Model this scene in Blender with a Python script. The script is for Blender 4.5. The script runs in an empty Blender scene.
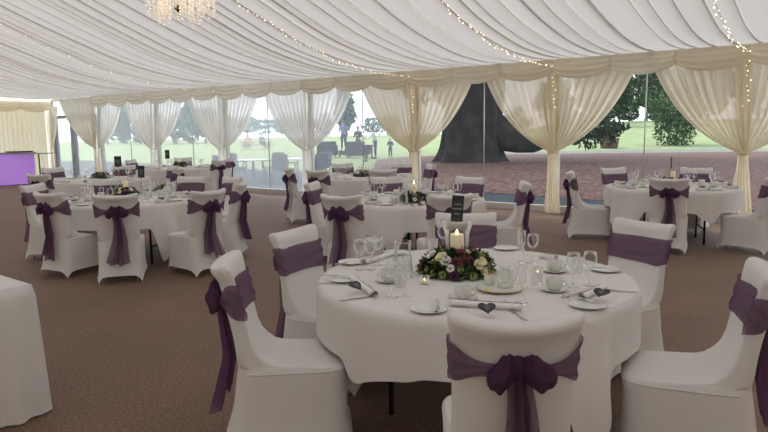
import bpy, math, random
from math import sin, cos, pi, radians, sqrt, atan2, hypot
from mathutils import Vector, Matrix

random.seed(7)
SC = bpy.context.scene
COL = SC.collection
SC.cycles.use_denoising = True
SC.cycles.max_bounces = 10
SC.cycles.transparent_max_bounces = 24
SC.cycles.diffuse_bounces = 5
SC.cycles.sample_clamp_indirect = 6.0
SC.view_settings.view_transform = 'Standard'
SC.view_settings.look = 'None'
SC.view_settings.exposure = 0.0

# ------------------------------------------------------------------ materials
def new_mat(name):
    m = bpy.data.materials.new(name); m.use_nodes = True
    nt = m.node_tree; nt.nodes.clear()
    out = nt.nodes.new('ShaderNodeOutputMaterial')
    return m, nt, out

def pbr(name, col, rough=.6, metal=0., noise=None, bump=None, spec=.5, sheen=0., emit=None, trans=0.):
    """col rgb; noise=(scale, amount): darkens/lightens; bump=(scale,strength)"""
    m, nt, out = new_mat(name)
    b = nt.nodes.new('ShaderNodeBsdfPrincipled')
    b.inputs['Roughness'].default_value = rough; b.inputs['Metallic'].default_value = metal
    b.inputs['Specular IOR Level'].default_value = spec
    b.inputs['Sheen Weight'].default_value = sheen
    b.inputs['Base Color'].default_value = (*col, 1)
    tc = nt.nodes.new('ShaderNodeTexCoord')
    if noise:
        n = nt.nodes.new('ShaderNodeTexNoise'); n.inputs['Scale'].default_value = noise[0]; n.inputs['Detail'].default_value = 4
        nt.links.new(tc.outputs['Object'], n.inputs['Vector'])
        r = nt.nodes.new('ShaderNodeValToRGB')
        a = noise[1]
        r.color_ramp.elements[0].position = .3; r.color_ramp.elements[1].position = .7
        r.color_ramp.elements[0].color = (*[c*(1-a) for c in col], 1)
        r.color_ramp.elements[1].color = (*[min(1, c*(1+a)) for c in col], 1)
        nt.links.new(n.outputs['Fac'], r.inputs['Fac']); nt.links.new(r.outputs['Color'], b.inputs['Base Color'])
    if bump:
        n2 = nt.nodes.new('ShaderNodeTexNoise'); n2.inputs['Scale'].default_value = bump[0]; n2.inputs['Detail'].default_value = 3
        nt.links.new(tc.outputs['Object'], n2.inputs['Vector'])
        bp = nt.nodes.new('ShaderNodeBump'); bp.inputs['Strength'].default_value = bump[1]; bp.inputs['Distance'].default_value = .01
        nt.links.new(n2.outputs['Fac'], bp.inputs['Height']); nt.links.new(bp.outputs['Normal'], b.inputs['Normal'])
    if emit:
        b.inputs['Emission Color'].default_value = (*emit[0], 1); b.inputs['Emission Strength'].default_value = emit[1]
    if trans:
        b.inputs['Transmission Weight'].default_value = trans
    nt.links.new(b.outputs[0], out.inputs[0])
    return m

def cloth_mat(name, col, translucent=.4, clear=0., tcol=None, rough=.8, weave=0.):
    m, nt, out = new_mat(name)
    d = nt.nodes.new('ShaderNodeBsdfDiffuse'); d.inputs[0].default_value = (*col, 1)
    t = nt.nodes.new('ShaderNodeBsdfTranslucent'); t.inputs[0].default_value = (*(tcol or col), 1)
    mx = nt.nodes.new('ShaderNodeMixShader'); mx.inputs[0].default_value = translucent
    nt.links.new(d.outputs[0], mx.inputs[1]); nt.links.new(t.outputs[0], mx.inputs[2])
    last = mx
    if weave:
        tc = nt.nodes.new('ShaderNodeTexCoord')
        n = nt.nodes.new('ShaderNodeTexNoise'); n.inputs['Scale'].default_value = weave; n.inputs['Detail'].default_value = 2
        nt.links.new(tc.outputs['Object'], n.inputs['Vector'])
        bp = nt.nodes.new('ShaderNodeBump'); bp.inputs['Strength'].default_value = .15; bp.inputs['Distance'].default_value = .01
        nt.links.new(n.outputs['Fac'], bp.inputs['Height']); nt.links.new(bp.outputs['Normal'], d.inputs['Normal'])
    if clear:
        tr = nt.nodes.new('ShaderNodeBsdfTransparent')
        m2 = nt.nodes.new('ShaderNodeMixShader'); m2.inputs[0].default_value = clear
        nt.links.new(mx.outputs[0], m2.inputs[1]); nt.links.new(tr.outputs[0], m2.inputs[2]); last = m2
    nt.links.new(last.outputs[0], out.inputs[0])
    return m

def thin_glass(name, tint=(.96, .97, .97), edge=.55, gloss=.9, haze=None, rimlit=0.):
    m, nt, out = new_mat(name)
    tr = nt.nodes.new('ShaderNodeBsdfTransparent'); tr.inputs[0].default_value = (*tint, 1)
    gl = nt.nodes.new('ShaderNodeBsdfGlossy'); gl.inputs['Roughness'].default_value = .03; gl.inputs[0].default_value = (gloss, gloss, gloss, 1)
    lw = nt.nodes.new('ShaderNodeLayerWeight'); lw.inputs[0].default_value = .26
    mu = nt.nodes.new('ShaderNodeMath'); mu.operation = 'MULTIPLY'; mu.inputs[1].default_value = edge
    nt.links.new(lw.outputs['Fresnel'], mu.inputs[0])
    mx = nt.nodes.new('ShaderNodeMixShader')
    nt.links.new(mu.outputs[0], mx.inputs[0]); nt.links.new(tr.outputs[0], mx.inputs[1]); nt.links.new(gl.outputs[0], mx.inputs[2])
    if rimlit:
        tw = nt.nodes.new('ShaderNodeBsdfTranslucent'); tw.inputs[0].default_value = (.95, .95, .93, 1)
        dw = nt.nodes.new('ShaderNodeBsdfDiffuse'); dw.inputs[0].default_value = (.95, .95, .93, 1)
        m3 = nt.nodes.new('ShaderNodeMixShader'); m3.inputs[0].default_value = .5
        nt.links.new(tw.outputs[0], m3.inputs[1]); nt.links.new(dw.outputs[0], m3.inputs[2])
        m4 = nt.nodes.new('ShaderNodeMixShader'); m4.inputs[0].default_value = rimlit
        nt.links.new(gl.outputs[0], m4.inputs[1]); nt.links.new(m3.outputs[0], m4.inputs[2]); nt.links.new(m4.outputs[0], mx.inputs[2])
    last = mx
    if haze:
        tl = nt.nodes.new('ShaderNodeBsdfTranslucent'); tl.inputs[0].default_value = (*haze[0], 1)
        m2 = nt.nodes.new('ShaderNodeMixShader'); m2.inputs[0].default_value = haze[1]
        nt.links.new(mx.outputs[0], m2.inputs[1]); nt.links.new(tl.outputs[0], m2.inputs[2]); last = m2
    nt.links.new(last.outputs[0], out.inputs[0])
    return m

def emis(name, col, s):
    m, nt, out = new_mat(name)
    e = nt.nodes.new('ShaderNodeEmission'); e.inputs[0].default_value = (*col, 1); e.inputs[1].default_value = s
    nt.links.new(e.outputs[0], out.inputs[0]); return m

def ramp_noise(name, cols, scale, rough=.9, voronoi=False, detail=6, bump=.4):
    m, nt, out = new_mat(name)
    b = nt.nodes.new('ShaderNodeBsdfPrincipled'); b.inputs['Roughness'].default_value = rough
    b.inputs['Specular IOR Level'].default_value = .3
    tc = nt.nodes.new('ShaderNodeTexCoord')
    if voronoi:
        n = nt.nodes.new('ShaderNodeTexVoronoi'); n.inputs['Scale'].default_value = scale; o = n.outputs['Color']
    else:
        n = nt.nodes.new('ShaderNodeTexNoise'); n.inputs['Scale'].default_value = scale; n.inputs['Detail'].default_value = detail; o = n.outputs['Fac']
    nt.links.new(tc.outputs['Object'], n.inputs['Vector'])
    r = nt.nodes.new('ShaderNodeValToRGB')
    els = r.color_ramp.elements
    while len(els) < len(cols): els.new(.5)
    for i, c in enumerate(cols):
        els[i].position = (.28 + .44*i/(len(cols)-1)) if not voronoi else i/(len(cols)-1); els[i].color = (*c, 1)
    nt.links.new(o, r.inputs[0]); nt.links.new(r.outputs[0], b.inputs['Base Color'])
    if bump:
        bp = nt.nodes.new('ShaderNodeBump'); bp.inputs['Strength'].default_value = bump; bp.inputs['Distance'].default_value = .01
        nt.links.new(o, bp.inputs['Height']); nt.links.new(bp.outputs[0], b.inputs['Normal'])
    nt.links.new(b.outputs[0], out.inputs[0]); return m

def carpet_mat():
    m, nt, out = new_mat('brown_carpet')
    b = nt.nodes.new('ShaderNodeBsdfPrincipled'); b.inputs['Roughness'].default_value = .62
    b.inputs['Specular IOR Level'].default_value = .22; b.inputs['Sheen Weight'].default_value = .08
    tc = nt.nodes.new('ShaderNodeTexCoord')
    n1 = nt.nodes.new('ShaderNodeTexNoise'); n1.inputs['Scale'].default_value = 55; n1.inputs['Detail'].default_value = 5
    n2 = nt.nodes.new('ShaderNodeTexNoise'); n2.inputs['Scale'].default_value = 1.3; n2.inputs['Detail'].default_value = 4
    for n in (n1, n2): nt.links.new(tc.outputs['Object'], n.inputs['Vector'])
    r = nt.nodes.new('ShaderNodeValToRGB')
    r.color_ramp.elements[0].position = .3; r.color_ramp.elements[0].color = (.10, .052, .031, 1)
    r.color_ramp.elements[1].position = .72; r.color_ramp.elements[1].color = (.275, .162, .108, 1)
    nt.links.new(n1.outputs['Fac'], r.inputs[0])
    mx = nt.nodes.new('ShaderNodeMixRGB'); mx.blend_type = 'MULTIPLY'; mx.inputs[0].default_value = .5
    r2 = nt.nodes.new('ShaderNodeValToRGB'); r2.color_ramp.elements[0].color = (.75, .75, .75, 1); r2.color_ramp.elements[1].color = (1.1, 1.1, 1.1, 1)
    r2.color_ramp.elements[0].position = .35; r2.color_ramp.elements[1].position = .65
    nt.links.new(n2.outputs['Fac'], r2.inputs[0])
    nt.links.new(r.outputs[0], mx.inputs[1]); nt.links.new(r2.outputs[0], mx.inputs[2])
    nt.links.new(mx.outputs[0], b.inputs['Base Color'])
    bp = nt.nodes.new('ShaderNodeBump'); bp.inputs['Strength'].default_value = .5; bp.inputs['Distance'].default_value = .008
    nt.links.new(n1.outputs['Fac'], bp.inputs['Height']); nt.links.new(bp.outputs[0], b.inputs['Normal'])
    nt.links.new(b.outputs[0], out.inputs[0]); return m

M = {}
M['carpet'] = carpet_mat()
M['lining'] = cloth_mat('white_roof_lining', (.82, .795, .765), .33, tcol=(.60, .565, .525))
M['sheer'] = cloth_mat('sheer_cream_voile', (.86, .77, .61), .5, clear=.085, tcol=(.93, .85, .68))
M['sheer_lit'] = cloth_mat('sheer_cream_voile_lit', (.93, .91, .87), .68, clear=.16, tcol=(.99, .975, .94))  # same voile, daylight overexposure of the left curtains put into the colour
M['pelmet_lit'] = cloth_mat('cream_pelmet_lit', (.90, .85, .75), .55, tcol=(.95, .90, .80))  # same pelmet cloth, brightness of the left bays put into a paler colour
M['cream'] = cloth_mat('cream_lining', (.92, .87, .78), .5)
M['pelmet'] = cloth_mat('cream_pelmet', (.86, .79, .65), .5)
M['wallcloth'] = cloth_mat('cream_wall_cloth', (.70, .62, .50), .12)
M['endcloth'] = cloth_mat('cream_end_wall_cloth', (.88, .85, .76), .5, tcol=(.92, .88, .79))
M['cover'] = cloth_mat('white_stretch_cover', (.80, .775, .75), .12, weave=60)
M['seam'] = pbr('white_seam', (.66, .63, .60), .8)
M['tcloth'] = cloth_mat('white_tablecloth', (.82, .79, .755), .12, weave=90)
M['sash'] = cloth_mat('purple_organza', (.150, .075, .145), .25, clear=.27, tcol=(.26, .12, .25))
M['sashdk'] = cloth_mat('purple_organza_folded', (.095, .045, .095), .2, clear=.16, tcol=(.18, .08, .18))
M['china'] = pbr('white_china', (.70, .70, .655), .22)
M['napkin'] = pbr('white_linen_napkin', (.80, .77, .74), .85, bump=(120, .2))
M['steel'] = pbr('polished_cutlery', (.55, .53, .50), .25, 1.)
M['glass'] = thin_glass('clear_glass', (.98, .985, .985), .62, .95, rimlit=.42)
M['water'] = thin_glass('water', (.93, .95, .95), .6)
M['slate'] = pbr('dark_slate', (.035, .037, .045), .6, noise=(60, .4))
M['chalk'] = pbr('chalk_white', (.62, .62, .60), .9)
M['board'] = pbr('black_chalkboard', (.022, .030, .028), .7, noise=(30, .4))
M['wood'] = pbr('pale_wood', (.45, .30, .17), .6, noise=(25, .3))
M['wax'] = pbr('ivory_wax', (.85, .76, .58), .45, emit=((1, .72, .38), .10))
M['flame'] = emis('candle_flame', (1, .62, .22), 16)
M['wick'] = pbr('black_wick', (.02, .02, .02), .9)
M['tin'] = pbr('tealight_tin', (.6, .58, .55), .3, 1.)
M['leaf'] = pbr('dark_green_leaf', (.035, .075, .028), .5, noise=(18, .6))
M['leaf2'] = pbr('yellow_green_leaf', (.33, .36, .12), .5, noise=(18, .4))
M['rose_cream'] = pbr('cream_petal', (.80, .74, .48), .6)
M['rose_white'] = pbr('white_petal', (.82, .80, .74), .6)
M['rose_wine'] = pbr('burgundy_petal', (.17, .018, .045), .6)
M['rose_purple'] = pbr('dark_purple_petal', (.075, .02, .07), .6)
M['rose_pink'] = pbr('pale_pink_petal', (.62, .40, .40), .6)
M['dkcentre'] = pbr('dark_flower_centre', (.05, .05, .02), .7)
M['gold'] = pbr('gold_rim', (.75, .55, .22), .3, 1.)
M['sugar'] = pbr('amber_sugar', (.55, .30, .08), .5)
M['dkmetal'] = pbr('dark_metal', (.05, .045, .045), .5, .6)
M['ply'] = pbr('plywood_top', (.35, .24, .15), .6, noise=(12, .25))
M['alu'] = pbr('white_aluminium', (.62, .61, .58), .4, .3)
M['dooralu'] = pbr('blue_grey_door_frame', (.36, .40, .46), .4, .3)
M['rail'] = pbr('white_kick_rail', (.62, .60, .56), .5)
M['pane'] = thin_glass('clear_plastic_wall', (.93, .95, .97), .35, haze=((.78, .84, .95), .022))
M['pane2'] = thin_glass('plastic_wall_glare', (.93, .95, .97), .35, haze=((.88, .92, 1.0), .19))  # window glare put into the pane as a white haze
M['pane3'] = thin_glass('plastic_wall_strong_glare', (.93, .95, .97), .35, haze=((.94, .97, 1.0), .36))  # stronger haze, the glare of the left windows put into the pane
M['purple'] = pbr('purple_lit_panel', (.42, .22, .62), .5, emit=((.50, .24, .80), .42))
M['grey'] = pbr('grey_worktop', (.28, .28, .29), .4)
M['led'] = emis('warm_fairy_bulb', (1, .80, .50), 4)
M['wire'] = pbr('clear_wire', (.62, .57, .48), .5)
M['crystal'] = pbr('cut_crystal', (.88, .82, .74), .12, .55, emit=((1, .84, .66), .38), spec=.9)  # emission stands in for bulb light caught by the facets
M['brass'] = pbr('antique_brass', (.30, .19, .08), .35, 1.)
M['bulb'] = emis('warm_lamp', (1, .74, .42), 7)
# garden
M['lawn'] = ramp_noise('mown_lawn', [(.15, .19, .075), (.21, .26, .11), (.28, .33, .16)], .9)
M['bark'] = ramp_noise('red_bark_mulch', [(.030, .012, .008), (.085, .036, .025), (.160, .080, .057), (.32, .22, .18)], 8.5, detail=12)
M['paving'] = ramp_noise('blue_grey_paving', [(.022, .027, .030), (.034, .041, .045), (.055, .063, .068)], 1.6, rough=.95, bump=.1)
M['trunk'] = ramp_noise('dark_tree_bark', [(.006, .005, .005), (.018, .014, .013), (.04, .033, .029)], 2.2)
M['twig'] = ramp_noise('brown_tree_bark', [(.05, .04, .03), (.13, .10, .08)], 4)
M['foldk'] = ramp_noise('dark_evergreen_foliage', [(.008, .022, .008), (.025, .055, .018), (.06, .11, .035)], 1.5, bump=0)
M['folmd'] = ramp_noise('holly_foliage', [(.02, .05, .018), (.06, .12, .04), (.18, .26, .12)], 1.8, bump=0)
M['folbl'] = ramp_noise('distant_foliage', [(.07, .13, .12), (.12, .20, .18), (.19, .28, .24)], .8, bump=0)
M['rattan'] = pbr('grey_blue_rattan', (.075, .09, .12), .6, noise=(40, .4), bump=(60, .5))
M['ptop'] = pbr('pale_patio_tabletop', (.55, .58, .62), .3)
M['sofa'] = pbr('dark_rattan_sofa', (.06, .06, .08), .7, noise=(30, .4))
M['cush'] = pbr('grey_cushion', (.30, .30, .33), .8)
M['skin'] = pbr('skin', (.55, .34, .26), .6)
M['hair'] = pbr('dark_hair', (.05, .035, .025), .6)
M['hairg'] = pbr('fair_hair', (.40, .32, .22), .6)
M['jean'] = pbr('dark_jeans', (.035, .045, .085), .8)
M['shirtw'] = pbr('white_shirt', (.78, .78, .78), .8)
M['shirtb'] = pbr('blue_top', (.12, .20, .38), .8)
M['shirtp'] = pbr('pink_top', (.60, .35, .38), .8)
M['shirtd'] = pbr('charcoal_top', (.05, .05, .07), .8)
M['teak'] = pbr('weathered_teak', (.25, .20, .16), .8, noise=(20, .3))
M['pot'] = pbr('brown_planter', (.16, .11, .08), .8, noise=(15, .3))

# ------------------------------------------------------------------ geometry helpers
class G:
    """collects vertices, faces and a material slot per face"""
    def __init__(s): s.v = []; s.f = []; s.m = []
    def add(s, vs, fs, mi=0):
        b = len(s.v); s.v += [tuple(p) for p in vs]
        s.f += [tuple(b+i for i in f) for f in fs]; s.m += [mi]*len(fs); return s
    def xf(s, mtx):
        s.v = [tuple(mtx @ Vector(p)) for p in s.v]; return s
    def join(s, o, mtx=None, mi=None):
        vs = o.v if mtx is None else [tuple(mtx @ Vector(p)) for p in o.v]
        b = len(s.v); s.v += vs; s.f += [tuple(b+i for i in f) for f in o.f]; s.m += (o.m if mi is None else [mi]*len(o.f)); return s
    def mesh(s, name, mats, smooth=True):
        me = bpy.data.meshes.new(name); me.from_pydata(s.v, [], s.f)
        for m in (mats if isinstance(mats, (list, tuple)) else [mats]): me.materials.append(m)
        for p, i in zip(me.polygons, s.m): p.material_index = i; p.use_smooth = smooth
        me.update(); return me

def grid(nu, nv, fn, cu=False, cv=False):
    g = G(); U = nu if cu else nu+1; V = nv if cv else nv+1
    vs = [fn(i/nu, j/nv) for j in range(V) for i in range(U)]
    fs = [(j*U+i, j*U+(i+1) % U, ((j+1) % V)*U+(i+1) % U, ((j+1) % V)*U+i) for j in range(nv) for i in range(nu)]
    return g.add(vs, fs)

def loft(rings, cap0=False, cap1=False):
    g = G(); n = len(rings[0]); vs = [p for r in rings for p in r]
    fs = [(j*n+i, j*n+(i+1) % n, (j+1)*n+(i+1) % n, (j+1)*n+i) for j in range(len(rings)-1) for i in range(n)]
    if cap0: fs.append(tuple(range(n-1, -1, -1)))
    if cap1: fs.append(tuple((len(rings)-1)*n+i for i in range(n)))
    return g.add(vs, fs)

def lathe(prof, n=24):
    """prof list of (r,z)"""
    return loft([[(r*cos(2*pi*i/n), r*sin(2*pi*i/n), z) for i in range(n)] for r, z in prof])

def tube(pts, r, n=8, cap=True):
    pts = [Vector(p) for p in pts]; rr = r if isinstance(r, (list, tuple)) else [r]*len(pts)
    rings = []; up = Vector((0, 0, 1))
    for i, p in enumerate(pts):
        t = (pts[min(i+1, len(pts)-1)]-pts[max(i-1, 0)]).normalized()
        a = t.cross(up)
        if a.length < 1e-3: a = t.cross(Vector((1, 0, 0)))
        a.normalize(); b = a.cross(t).normalized()
        rings.append([tuple(p+(a*cos(2*pi*k/n)+b*sin(2*pi*k/n))*rr[i]) for k in range(n)])
    return loft(rings, cap, cap)

def box(x0, y0, z0, x1, y1, z1, b=0.):
    """axis box with chamfered vertical edges and top"""
    if b <= 0:
        return G().add([(x0, y0, z0), (x1, y0, z0), (x1, y1, z0), (x0, y1, z0), (x0, y0, z1), (x1, y0, z1), (x1, y1, z1), (x0, y1, z1)],
                       [(0, 3, 2, 1), (4, 5, 6, 7), (0, 1, 5, 4), (1, 2, 6, 5), (2, 3, 7, 6), (3, 0, 4, 7)])
    def ring(z, i):
        a0, a1, c0, c1 = x0+i, x1-i, y0+i, y1-i
        return [(a0+b, c0, z), (a1-b, c0, z), (a1, c0+b, z), (a1, c1-b, z), (a1-b, c1, z), (a0+b, c1, z), (a0, c1-b, z), (a0, c0+b, z)]
    return loft([ring(z0, b*.6), ring(z0+b*.6, 0), ring(z1-b*.6, 0), ring(z1, b*.6)], True, True)

def ball(c, r, nu=12, nv=8, sc=(1, 1, 1)):
    return grid(nu, nv, lambda u, v: (c[0]+sc[0]*r*sin(pi*v)*cos(2*pi*u), c[1]+sc[1]*r*sin(pi*v)*sin(2*pi*u), c[2]-sc[2]*r*cos(pi*v)), cu=True)

def ob(name, me, parent=None, loc=None, kind=None, label=None, cat=None, group=None, rz=None):
    o = bpy.data.objects.new(name, me); COL.objects.link(o)
    if parent is not None: o.parent = parent
    if loc is not None: o.location = loc
    if rz is not None: o.rotation_euler[2] = rz
    if kind: o['kind'] = kind
    if label: o['label'] = label
    if cat: o['category'] = cat
    if group: o['group'] = group
    return o

def empty(name, loc, rz, label, cat, group=None):
    o = ob(name, None, None, loc, None, label, cat, group, rz); o.empty_display_size = .1
    return o

def smooth(x): x = max(0, min(1, x)); return x*x*(3-2*x)
def T(x=0, y=0, z=0): return Matrix.Translation((x, y, z))
def RZ(a): return Matrix.Rotation(a, 4, 'Z')
def RX(a): return Matrix.Rotation(a, 4, 'X')
def RY(a): return Matrix.Rotation(a, 4, 'Y')

# ------------------------------------------------------------------ camera (fitted)
F_, YAW, PIT, ROLL, H_ = 640.97, .63370, .13157, -.013628, 1.5804
fw = Vector((-sin(YAW)*cos(PIT), cos(YAW)*cos(PIT), -sin(PIT)))
rt = Vector((cos(YAW), sin(YAW), 0)); up = rt.cross(fw)
r2 = cos(ROLL)*rt+sin(ROLL)*up; u2 = -sin(ROLL)*rt+cos(ROLL)*up
cd = bpy.data.cameras.new('camera'); cam = bpy.data.objects.new('camera', cd); COL.objects.link(cam)
cd.sensor_width = 36; cd.lens = F_/768*36; cd.clip_end = 500; cd.clip_start = .05
mw = Matrix((r2, u2, -fw)).transposed().to_4x4(); mw.translation = (0, 0, H_)
cam.matrix_world = mw; SC.camera = cam

def at(px, py, Z=None, Y=None, X=None):
    """the point of the room seen at a pixel of the photograph, on a given height or wall"""
    d = fw*F_+r2*(px-384)+u2*(216-py)
    o = Vector((0, 0, H_))
    t = (Z-o.z)/d.z if Z is not None else ((Y-o.y)/d.y if Y is not None else (X-o.x)/d.x)
    return o+d*t

# ------------------------------------------------------------------ the marquee shell
W = 11.66; SP = 3.1025; X0 = -1.42
def PX(n): return X0-SP*n
XL, XR = PX(7)-.02, PX(-2)+.02
RIDGE = 4.2; YF = 2*RIDGE-W
flo = ob('floor', grid(8, 8, lambda u, v: (XL+(XR-XL)*u, YF+(W-YF+.05)*v, 0)).mesh('floor', M['carpet']), kind='structure')

PROF = [(0, 2.855), (.5, 2.84), (1, 2.85), (2, 2.93), (3, 3.10), (3.6, 3.25), (4.2, 3.46), (4.9, 3.70), (5.6, 3.97), (6.6, 4.37), (7.46, 4.70)]
def zc(y):
    s = min(abs(W-y), abs(y-YF)) if YF <= y <= W else 0
    for (a, za), (b, zb) in zip(PROF, PROF[1:]):
        if s <= b:
            t = (s-a)/(b-a); return za+(zb-za)*t
    return PROF[-1][1]
def zcs(y): return (zc(y-.25)+2*zc(y)+zc(y+.25))/4 if YF+.3 < y < W-.3 else zc(y)
def make_ceiling():
    rnd = random.Random(3)
    xs = []; amp = []
    x = XL+.05; xs.append(XL); amp.append(0)
    while x < XR-.6:
        w = rnd.choice([.20, .26, .32, .40, .48]); a = rnd.uniform(.045, .085)*(w/.32)**.7; ov = rnd.uniform(.03, .085)
        # one gathered fold: a belly that rolls over and tucks back under its neighbour
        for tx, tz in ((0, 0), (.12, .45), (.3, .78), (.5, .95), (.7, 1.), (.86, .93), (1., .78)): xs.append(x+(w+ov)*tx); amp.append(-a*tz)
        xs.append(x+w+ov*.7); amp.append(-a*.42); xs.append(x+w+ov*.25); amp.append(-a*.12)
        x += w
    xs.append(XR); amp.append(0)
    ys = []
    N = 44
    for j in range(N+1): ys.append(YF+(W-YF)*j/N)
    g = G(); U = len(xs)
    vs = []
    for y in ys:
        s = min(abs(W-y), abs(y-YF)); k = .10+.90*min(1, max(0, s-.2)/1.6)
        vs += [(xx, y, zcs(y)+aa*k + .012*sin(xx*1.9+y*.8)*k) for xx, aa in zip(xs, amp)]
    fs = [(j*U+i, j*U+i+1, (j+1)*U+i+1, (j+1)*U+i) for j in range(N) for i in range(U-1)]
    g.add(vs, fs)
    return ob('ceiling', g.mesh('ceiling', M['lining']), kind='structure')
make_ceiling()

def pleat_wall(axis, c, a0, a1, top, name, mat, per=.11, amp=.02):
    """a pleated cloth wall standing on the floor; axis 'x' = wall at x=c running along y"""
    n = int(abs(a1-a0)/per*8)
    def fn(u, v):
        a = a0+(a1-a0)*u; z = v*top(a); d = amp*sin(2*pi*a/per)*(.8+.4*sin(a*3.1)) + .012*sin(a*1.7)
        return (c+d, a, z) if axis == 'x' else (a, c+d, z)
    return ob(name, grid(n, 6, fn).mesh(name, mat), kind='structure')
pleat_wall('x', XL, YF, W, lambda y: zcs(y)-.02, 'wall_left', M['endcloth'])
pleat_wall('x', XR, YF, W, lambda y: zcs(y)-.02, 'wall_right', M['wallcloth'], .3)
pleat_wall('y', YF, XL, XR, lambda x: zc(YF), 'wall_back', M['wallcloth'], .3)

ob('trim_eave_light_stop', box(XL, W-.02, 2.78, XR, W+.12, 2.845, .01).mesh('trim_eave_light_stop', M['alu'], False), kind='structure')  # unseen beam added to stop light leaking in above the panes
# window bays of the garden side
def win(n, k):
    xr, xl = PX(n)-.05, PX(n+1)+.05
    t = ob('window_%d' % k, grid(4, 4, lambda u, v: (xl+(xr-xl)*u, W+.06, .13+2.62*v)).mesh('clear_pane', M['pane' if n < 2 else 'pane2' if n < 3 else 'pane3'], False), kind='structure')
    xm = (xl+xr)/2
    g = tube([(xm, W+.055, .13), (xm, W+.055, 2.8)], .012, 8)
    g.join(box(xl, W+.045, 2.72, xr, W+.075, 2.775))
    ob('window_frame', g.mesh('window_frame', M['alu']), t, kind='structure')
for k, n in enumerate(range(-2, 6)): win(n, k+1)
# kick rail along the foot of the glazed wall
for k, n in enumerate(range(-2, 7)):
    if n == 6: continue
    ob('baseboard_garden', box(PX(n+1)+.05, W-.0, 0, PX(n)-.05, W+.09, .13, .01).mesh('kick_rail', M['rail'], False), kind='structure')
# the glass door of the last bay
xl, xr = PX(7)+.05, PX(6)-.05
d = ob('door_1', None, None, (0, 0, 0), kind='structure')
g = G()
for a, b in ((xl, xl+.10), (xl+1.05, xl+1.17), (xl+1.25, xl+1.37), (xr-.1, xr)): g.join(box(a, W, 0, b, W+.1, 2.25, .01))
g.join(box(xl, W, 2.17, xr, W+.1, 2.28, .01)); g.join(box(xl+.1, W+.02, 0, xr-.1, W+.08, .1, .01))
ob('door_frame', g.mesh('door_frame', M['dooralu'], False), d, kind='structure')
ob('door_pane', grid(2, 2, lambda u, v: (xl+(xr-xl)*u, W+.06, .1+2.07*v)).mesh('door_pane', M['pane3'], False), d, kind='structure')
ob('door_handle', tube([(xl+1.32, W-.05, .95), (xl+1.32, W-.05, 1.25)], .015).mesh('door_handle', M['alu']), d)
ob('door_closer', box(xl+1.0, W-.06, 2.19, xl+1.4, W, 2.27, .01).mesh('door_closer', M['dooralu'], False), d)
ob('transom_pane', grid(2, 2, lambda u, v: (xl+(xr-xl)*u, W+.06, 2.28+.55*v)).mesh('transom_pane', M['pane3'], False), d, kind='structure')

pole_txt = {-1: 'outside the right edge', 0: 'behind the curtain by the shrub window', 1: 'between big trunk and shrub windows', 2: 'between garden sofa and big trunk windows',
            3: 'between patio chair and garden sofa windows', 4: 'left of the patio chair window', 5: 'second post from the glass door', 6: 'at the near side of the glass door', 7: 'in the corner beyond the glass door'}
pole_me = box(-.05, -.05, 0, .05, .05, 2.775, .012).mesh('tent_post', M['alu'], False)
for n in range(-1, 8):
    ob('tent_post', pole_me, None, (PX(n), W, 0), label='white aluminium marquee post '+pole_txt[n], cat='post', group='marquee wall posts')

# ------------------------------------------------------------------ swagged pelmet
def swag_mesh(L, ns, seed, mt='pelmet'):
    rnd = random.Random(seed); g = G()
    for s in range(ns):
        a0 = -L/2+L*s/ns; w = L/ns; ph = rnd.uniform(-.4, .4); dp = rnd.uniform(.11, .15)
        def fn(u, v):
            sag = 4*u*(1-u)
            z = 0 - v*(.235+dp*sag**.8)
            y = -.075*sin(pi*min(1, v*1.05))**.8*(.25+.75*sag) - .020*sin(v*pi*7+ph+.5*sag)*(.25+.75*sag) - .02*v
            return (a0+w*u, y, z)
        g.join(grid(16, 30, fn))
        # gathered rosette between swags
        g.join(grid(10, 8, lambda u, v: (a0+.022*(.7+.5*v)*cos(2*pi*u), -.02+.016*sin(2*pi*u), -.02-.21*v), cu=True))
    return g.mesh('swag_pelmet', M[mt])
sm = [swag_mesh(SP, 3, 11), swag_mesh(SP, 3, 12), swag_mesh(SP, 3, 13, 'pelmet_lit')]
bay_txt = {-1: 'at the right edge', 0: 'over the shrub window', 1: 'over the big tree trunk window', 2: 'over the garden sofa window', 3: 'over the patio chair window',
           4: 'two bays from the glass door', 5: 'over the window next to the glass door'}
for n in range(-1, 6):
    ob('swag_pelmet', sm[2 if n > 2 else n % 2], None, (PX(n)-SP/2, W-.285, 2.824), label='cream gathered swag pelmet '+bay_txt[n], cat='pelmet', group='swag pelmets along the garden wall')
smb = swag_mesh(3.0, 3, 15)
for k, y0 in enumerate((9.95, 6.95, 3.95)):
    ob('swag_pelmet', smb, None, (XL+.27, y0, 2.74), label='cream swag pelmet on the end wall, '+('beside the glass door', 'above the purple bar front', 'beyond the left edge')[k], cat='pelmet', group='swag pelmets on the end wall', rz=pi/2)

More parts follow.
